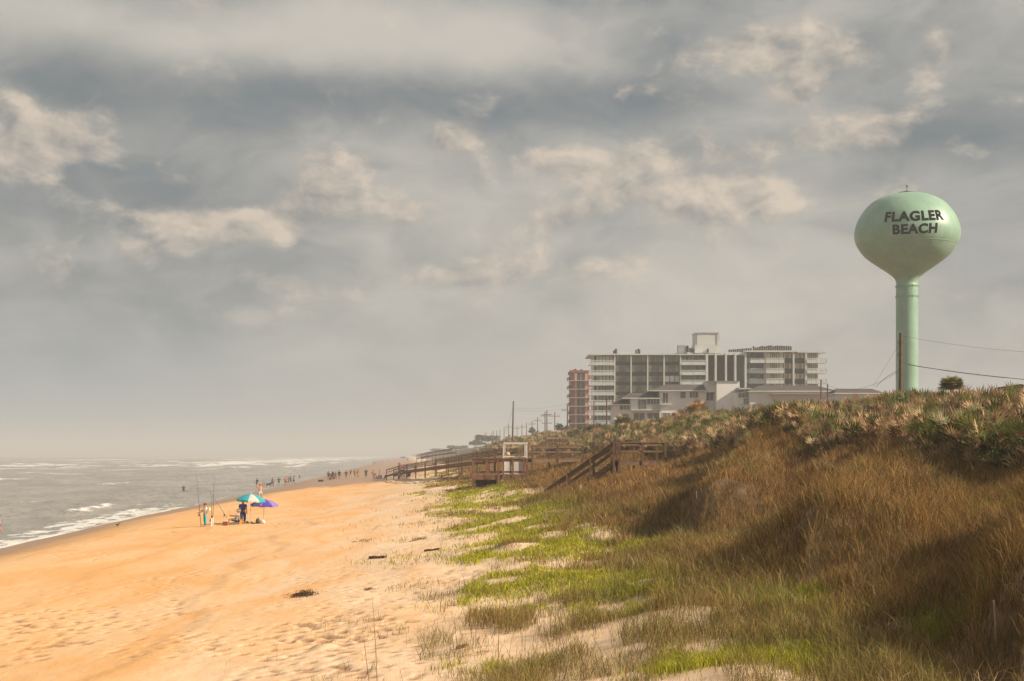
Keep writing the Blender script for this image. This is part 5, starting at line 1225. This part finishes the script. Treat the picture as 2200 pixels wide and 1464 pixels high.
person(559, 1076, 36, Y=170, pose='armsup', face=20, bot=(.40,.58,.70), skin=M_skin3, hair=M_hair2, label="shirtless person in pale blue shorts with arms raised, behind the turquoise umbrella")
# --- bathers
person(395, 0, 28, loc=Vector(((395-1100)/F*262, 262, -.35)), name_h=1.7, top=(.10,.10,.12), bot=(.08,.08,.1), label="lone dark figure wading knee-deep in the sea, left of the rods")
person(404, 0, 28, loc=Vector(((404-1100)/F*256, 256, -.62)), name_h=1.6, pose='sit', face=60, skin=M_skin3, label="bather sitting low in the water beside the lone wading figure")
person(2, 1137, 46, loc=Vector(((-2-1100)/F*128, 128, -.1)), name_h=1.7, pose='stride', face=-60, bot=(.25,.12,.12), skin=M_skin3, label="bather cut off by the photo's left edge, at the foam line")
person(690, 0, 18, loc=Vector(((644-1100)/F*420, 420, -.6)), name_h=1.7, skin=M_skin2, label="tiny far bather in the water above the shoreline group")
# --- shoreline group near the water
gs = "people at the water's edge"
for (px, py, h, pose, face, top, bot, lab) in [
  (552.5,1047,20,'hips',-40,(.12,.10,.10),(.10,.08,.08),"figure with hands on hips, leftmost of the group at the water's edge"),
  (566,1047,16,'crouch',30,(.09,.08,.09),(.09,.08,.09),"dark crouching figure second from left at the water's edge"),
  (586,1046,20,'stand',0,None,(.12,.10,.12),"bare-chested figure beside the dog at the water's edge"),
  (599.5,1044,20,'stand',200,(.07,.06,.07),(.07,.06,.07),"dark-clothed figure standing alone between the dog and the orange shirt"),
  (614,1044,21,'stand',10,(.50,.14,.08),(.12,.08,.08),"figure in an orange-red shirt at the water's edge"),
  (619.5,1043,21,'stride',90,(.16,.14,.18),(.1,.09,.11),"slim figure just right of the orange shirt"),
  (624.5,1041,21,'stand',170,(.20,.17,.2),(.1,.09,.1),"tall figure second from the right at the water's edge"),
  (631.5,1041,20,'stride',-60,None,(.09,.08,.1),"rightmost figure of the water's edge group, walking"),
  (612.5,1045,10,'crouch',-30,(.25,.2,.2),(.1,.1,.1),"child crouching at the feet of the orange-shirted figure")]:
    person(px, py, h, pose=pose, face=face, top=top, bot=bot, skin=M_skin2 if top is None else M_skin, label=lab, group=gs)
def dog(px, py, hpx, face, label, col):
    q = at(px, py); k = 1.0; e = empty("dog", q, label, "dog", None, math.radians(face)); Vv = [(0,.28,.55),(0,0,.56),(0,-.28,.58),(0,-.42,.72),(0,-.50,.80),(0,-.64,.76),(0,.40,.62),(0,.60,.72)]
    R = [.13,.13,.16,.09,.085,.045,.035,.02]; E = [(0,1),(1,2),(2,3),(3,4),(4,5),(0,6),(6,7)]
    for s_ in (-.09,.09):
        i = len(Vv); Vv += [(s_,-.27,.36),(s_,-.25,.2),(s_,-.27,.03),(s_,-.33,.025)]; R += [.065,.04,.03,.028]; E += [(2,i),(i,i+1),(i+1,i+2),(i+2,i+3)]
        i = len(Vv); Vv += [(s_,.24,.36),(s_,.36,.2),(s_,.32,.03),(s_,.26,.025)]; R += [.085,.035,.03,.028]; E += [(0,i),(i,i+1),(i+1,i+2),(i+2,i+3)]
        i = len(Vv); Vv += [(s_*.7,-.46,.90)]; R += [.02]; E += [(4,i)]
    e.scale = (1.25,1.25,1.25); skin_mesh("body", Vv, E, R, mat("dog_coat", col, .8, .2, 8), e)
dog(577, 1047.5, 9, 90, "dark dog standing among the people at the water's edge", (.06,.04,.035))
# --- main group on the beach
g2 = "people gathered on the beach before the ramp"
for (px, py, h, pose, face, top, bot, lab, extra) in [
  (706,1031,18,'stand',20,(.13,.07,.07),(.08,.05,.05),"leftmost standing figure of the beach group, in dull red",{}),
  (712,1032,19,'bend',-60,(.05,.04,.045),(.05,.04,.045),"dark figure bending over beside the leftmost one of the beach group",{}),
  (717,1031,16,'crouch',40,(.06,.05,.06),(.05,.05,.05),"dark figure squatting in the tight cluster of the beach group",{}),
  (721.5,1030,17,'stand',0,(.30,.12,.12),(.3,.15,.13),"small figure in pink-red at the right of the tight cluster",{}),
  (729,1029,21,'stand',180,(.035,.035,.04),(.04,.04,.045),"tall figure all in black next to the tight cluster",{}),
  (744,1028,16,'hips',0,(.07,.06,.07),(.06,.05,.05),"short dark figure with elbows out, between black and orange figures",{}),
  (754,1028,21,'stride',-40,(.42,.16,.07),(.50,.48,.42),"figure in orange-brown top and pale trousers",dict(long=True)),
  (762.5,1025,18,'stand',0,(.30,.26,.24),(.25,.22,.2),"faint grey figure behind the orange-topped ones",{}),
  (769.5,1027,21,'stand',10,(.45,.18,.07),(.62,.36,.08),"figure in brown top and golden yellow shorts",{}),
  (786.5,1027,20,'hips',-20,(.09,.07,.09),(.09,.07,.09),"figure in a dark dress with arms out, alone in the middle",dict(dress=(.09,.07,.09))),
  (802,1030,22,'stand',60,(.40,.16,.08),(.14,.08,.06),"figure standing over the loungers, in orange-brown",{}),
  (810,1031,14,'sit',70,(.05,.04,.04),(.05,.04,.04),"dark figure sitting low by the loungers, left one",{}),
  (819,1031,14,'sit',-50,(.12,.09,.08),(.08,.06,.06),"dark figure sitting low by the loungers, right one",{}),
  (708.5,1033,15,'crouch',100,(.10,.06,.05),(.08,.06,.05),"low dark figure squatting beneath the leftmost standing one",{}),
  (715,1030,18,'stand',-30,(.09,.05,.05),(.07,.05,.05),"dark maroon figure packed inside the tight cluster",{}),
  (806,1028,17,'bend',-80,(.10,.06,.05),(.08,.05,.05),"bent dark figure just right of the one over the loungers",{}),
  (862,1027,21,'stand',-20,(.20,.10,.08),(.16,.1,.08),"brown-clothed figure under the red tarp, left side",{}),
  (869,1026,20,'stride',40,(.16,.10,.09),(.12,.08,.07),"dark-clothed figure under the red tarp, right side",{}),
  (857,1030,22,'bend',30,(.28,.18,.14),(.35,.22,.17),"bending figure at the left foot of the ramp",{}),
  (874,1027,20,'stand',0,(.30,.10,.08),(.10,.07,.06),"figure in red standing against the ramp posts",{}),
  (893,1019,20,'stand',-10,(.14,.11,.09),(.12,.09,.08),"dim figure seen between the ramp posts, right of the red one",{}),
  ]:
    person(px, py, h, pose=pose, face=face, top=top, bot=bot, skin=M_skin2, label=lab, group=g2, **extra)
for (px, py, h, lab) in [(813.5,993,10,"faint distant figure left of the pair far down the beach"),(821,994,9,"faint distant figure right of the pair far down the beach"),(803,999,7,"faint small figure at the far shoreline"),(876,991,11,"distant figure beside the faint purple umbrella"),(807.5,997,7,"second faint small figure at the far shoreline")]:
    person(px, py, h, top=(.1,.08,.1), bot=(.1,.08,.1), skin=M_skin2, label=lab, group="faint distant people down the beach")
def lump(px, py, wpx, hpx, name, label, cat, col, group=None):
    q = at(px, py); k = q.y/F; w_ = wpx*k; h = hpx*k; e = empty(name, q, label, cat, group)
    return e, w_, h
e, w_, h = lump(689.5, 1035.5, 11, 4.5, "cooler", "two-handled dark cooler box at the left end of the beach group", "cooler", None)
lo(MB().box(-w_/2,w_/2,-.25,.25,0,h*.78), "box", cloth((.07,.06,.06)), e); lo(MB().box(-w_/2-.02,w_/2+.02,-.27,.27,h*.78+.003,h), "lid", cloth((.13,.11,.1)), e)
def lounger(px, py, face, label):
    q = at(px, py); e = empty("folding_chair", q, label, "chair", "low chairs on the beach", math.radians(face))
    lo(MB().box(-.3,.3,-.35,.25,.26,.29), "seat", cloth((.12,.09,.08)), e); lo(MB().add([(-.3,.25,.28),(.3,.25,.28),(.3,.55,.95),(-.3,.55,.95),(-.3,.28,.27),(.3,.28,.27),(.3,.58,.94),(-.3,.58,.94)], [(0,3,2,1),(4,5,6,7),(0,1,5,4),(1,2,6,5),(2,3,7,6),(3,0,4,7)]), "backrest", cloth((.12,.09,.08)), e)
    for sx in (-.31,.31):
        for y0 in (-.32,.3): lo(MB().tube([(sx,y0,0),(sx,-y0*.8,.3)], .02, 5), "leg", M_mull, e)
lounger(807,1031.5,60,"left low chair beneath the sitting figures"); lounger(815,1032,0,"middle low chair by the umbrella stick"); lounger(824,1031.5,-50,"right low chair at the edge of the loungers"); lounger(866,1027.5,30,"low chair under the red wind-blown tarp"); lounger(876,1028,-30,"low chair right of the arch below the tarp")
q = at(815.5, 1029); tag(MB().tube([(q.x,q.y,q.z-.1),(q.x,q.y,q.z+1.8)], .035, 7).tube([(q.x,q.y,q.z+1.8),(q.x,q.y,q.z+1.95)], [.06,.01], 7).build("umbrella_stick", M_rod), "bare dark umbrella stick standing among the low chairs", "umbrella pole")
def canopy_():
    q = at(864, 1027); k = q.y/F; X = lambda p: (p-1100)*k; Z = lambda p: CZ+(HORY-p)*k
    e = empty("beach_tarp", q, "dull red tarp shelter sagging beside the ramp's lower end", "tarp"); Y = q.y-1
    v = []; f = []
    for i in range(7):
        for j in range(5):
            t = i/6; s_ = j/4; v.append((X(856.5)+(X(869)-X(856.5))*t-q.x, Y+2*s_-q.y, Z(994)+(Z(1008)-Z(994))*t**1.3-.25*math.sin(math.pi*s_)*(1-t*.3)-.12*math.sin(5*t+3*s_)-q.z))
    for i in range(6):
        for j in range(4): a = i*5+j; f.append((a,a+1,a+6,a+5))
    me = bpy.data.meshes.new("sheet"); me.from_pydata(v, [], f); me.materials.append(mat("red_tarp", (.36,.08,.06), .8)); o = bpy.data.objects.new("sheet", me); COL.objects.link(o); o.parent = e
    for (xx, yy, zt) in ((X(857), Y, Z(994)), (X(857), Y+2, Z(994)), (X(868.5), Y, Z(1007)), (X(868.5), Y+2, Z(1007))): MB().tube([(xx,yy,H(xx,yy)-.1),(xx,yy,zt)], .03, 6).build("pole", M_rod, e)
canopy_()
umbrella(866, 992, (866.5, 981.5), 14, 2.5, [(.12,.08,.30)], "faint purple umbrella far down the beach", 0, M_al); umbrella(905.5, 986, (905.5, 975.5), 12, 2.5, [(.10,.38,.40)], "faint teal umbrella far down the beach by the second ramp", 0, M_al)

# ================================================================== BIRDS, DRIFTWOOD, STALKS
def gull(px, py, Y, span, label):
    c = P(px, py, Y); e = empty("gull", c, label, "bird"); s_ = span/2
    lo(MB().tube([(0,-.22,0),(0,-.1,.0),(0,.1,0),(0,.28,-.01)], [.02,.07,.06,.02], 8), "body", cloth((.4,.38,.36)), e)
    w_ = MB()
    for sg in (-1, 1): w_.add([(sg*.05,-.08,.02),(sg*s_*.5,-.14,.22*s_),(sg*s_,.02,.12*s_),(sg*s_*.5,.08,.22*s_),(sg*.05,.1,.02)], [(0,1,3,4),(1,2,3)])
    lo(w_, "wings", cloth((.2,.19,.18)), e)
gull(768, 848, 230, 1.1, "small bird gliding in the hazy sky above the far beach"); gull(271, 786, 300, .9, "tiny bird high over the sea on the left")
q = at(253, 1134); e = empty("shorebird", q, "small brown shorebird standing on the sand near the foam", "bird")
skin_mesh("body", [(0,.08,.16),(0,-.02,.17),(0,-.10,.22),(0,-.13,.27),(0,-.20,.27),(0,.16,.15),(.02,.0,.08),(.02,.0,.0),(-.02,.0,.08),(-.02,0,0)], [(0,1),(1,2),(2,3),(3,4),(0,5),(1,6),(6,7),(1,8),(8,9)], [.045,.055,.03,.03,.008,.02,.008,.006,.008,.006], cloth((.28,.17,.10)), e); e.scale = (1.5,1.5,1.5); e.rotation_euler = (0,0,1.2)
M_drift = mat("driftwood", (.17,.09,.06), .95, .4, 6, .6)
def drift(px0, py0, px1, py1, w_, h, label):
    a = at(px0, py0); c = at(px1, py1); 
    b_ = MB(); pts = [a.lerp(c, t)+Vector((0,0,h*.45+.02*math.sin(t*9))) for t in (0,.25,.5,.75,1)]
    for i in range(4): b_.bar(pts[i], pts[i+1], w_*(1-.08*i), h*(1-.05*i))
    tag(b_.build("driftwood", M_drift), label, "driftwood", None)
drift(796, 1201, 829, 1199.5, .22, .11, "short thick dark driftwood board on the mid beach"); drift(912, 1186, 944, 1182, .08, .09, "long thin driftwood plank near the green plants"); drift(984, 1396, 1004, 1390, .10, .07, "dark driftwood stub in the foreground sand near the grass"); drift(757, 1167, 782, 1161, .10, .04, "low dark stick half buried left of the seaweed streak"); drift(880, 1165, 915, 1157, .05, .03, "thin twig lying up-beach of the driftwood board")
def wrack(px, py, wpx, n, label, hz=.12):
    q = at(px, py); W_ = wpx/F*q.y; r = np.random.default_rng(int(px)); d = r.normal(0, 1, (n, 2))*np.array([W_*.25, W_*.5]); X = q.x+d[:, 0]; Y = q.y+d[:, 1]
    Z = Hf(X, Y)+r.uniform(0, hz, n)*np.exp(-(d[:, 0]/W_*2.5)**2)
    V, qd, tr, cc_ = blades(X, Y, Z, r.uniform(.03, .10, n), r.uniform(.012, .03, n), mixc((.035,.02,.015), (.16,.09,.06), r.uniform(0, 1, n)), r.uniform(.6, 1.0, n))
    V = V-np.array(q); o = npmesh("seaweed_clump", V, qd, tr, cc_, M_grass); o.location = q; tag(o, label, "seaweed", "seaweed clumps on the sand")
wrack(650, 1281, 56, 700, "large dark seaweed clump in the middle of the beach", .10); wrack(790, 1163, 50, 120, "thin streak of dark seaweed further up the beach", .04); wrack(900, 1160, 40, 110, "faint wrack streak near the green plants", .04); wrack(793, 1268, 24, 60, "small scrap of weed right of the large clump", .04)
def stalk(px, py, top, hz, lab, nm="dry_stalk", thick=.008):
    q = at(px, py) if py < 1464 else None
    if q is None:
        q = at(px, 1462); q = q+Vector((0,0,0)); u = (px-1100)/F; Yq = q.y*.96; q = Vector((u*Yq, Yq, H(u*Yq, Yq)))
    t = P(top[0], top[1], q.y); m_ = q.lerp(t, .5)+Vector((hz, 0, 0)); b_ = MB().tube([tuple(q-Vector((0,0,.05))), tuple(q.lerp(t,.25)+Vector((hz*.7,0,0))), tuple(m_), tuple(q.lerp(t,.75)+Vector((hz*.7,0,0))), tuple(t)], [thick, thick*.9, thick*.8, thick*.6, thick*.3], 5)
    tag(b_.build(nm, mat("stalk", (.26,.13,.07), .9) if 'stalk' not in bpy.data.materials else bpy.data.materials['stalk']), lab, "stalk")
stalk(811, 1470, (800, 1284), .01, "tallest thin reddish stalk standing alone in the foreground sand"); stalk(796, 1470, (781, 1360), -.01, "shorter thin stalk left of the tallest one"); stalk(1068, 1470, (1076, 1240), .0, "thin straight stalk above the foreground green plants"); stalk(1892, 1300, (1958, 1148), -.05, "long pale arching reed in the dark grass at right", thick=.012); stalk(2080, 1420, (2148, 1300), .0, "pale dry cane slanting before the dark hollow at right", thick=.012); stalk(2076, 1410, (2100, 1210), .05, "curved pale reed at the far right", thick=.009); stalk(1403, 1450, (1404, 1230), .0, "thin dark upright stalk right of centre foreground", thick=.007)
# ================================================================== SEA HAZE
def haze():
    hb = MB(); hb.box(-2600, 1500, -80, 6000, -14.0, 56)
    m = bpy.data.materials.new("sea_haze"); m.use_nodes = True; t = m.node_tree; t.nodes.clear()
    v = t.nodes.new('ShaderNodeVolumePrincipled'); v.inputs['Density'].default_value = HAZE_D; v.inputs['Color'].default_value = HAZE_C; v.inputs['Anisotropy'].default_value = .0
    o_ = t.nodes.new('ShaderNodeOutputMaterial'); t.links.new(v.outputs[0], o_.inputs['Volume'])
    o = hb.build("haze", m); tag(o, kind="stuff"); o["label"] = "thin warm sea haze over the beach"
HAZE_D = 0.00050; HAZE_C = (.90,.89,.88,1)
haze()
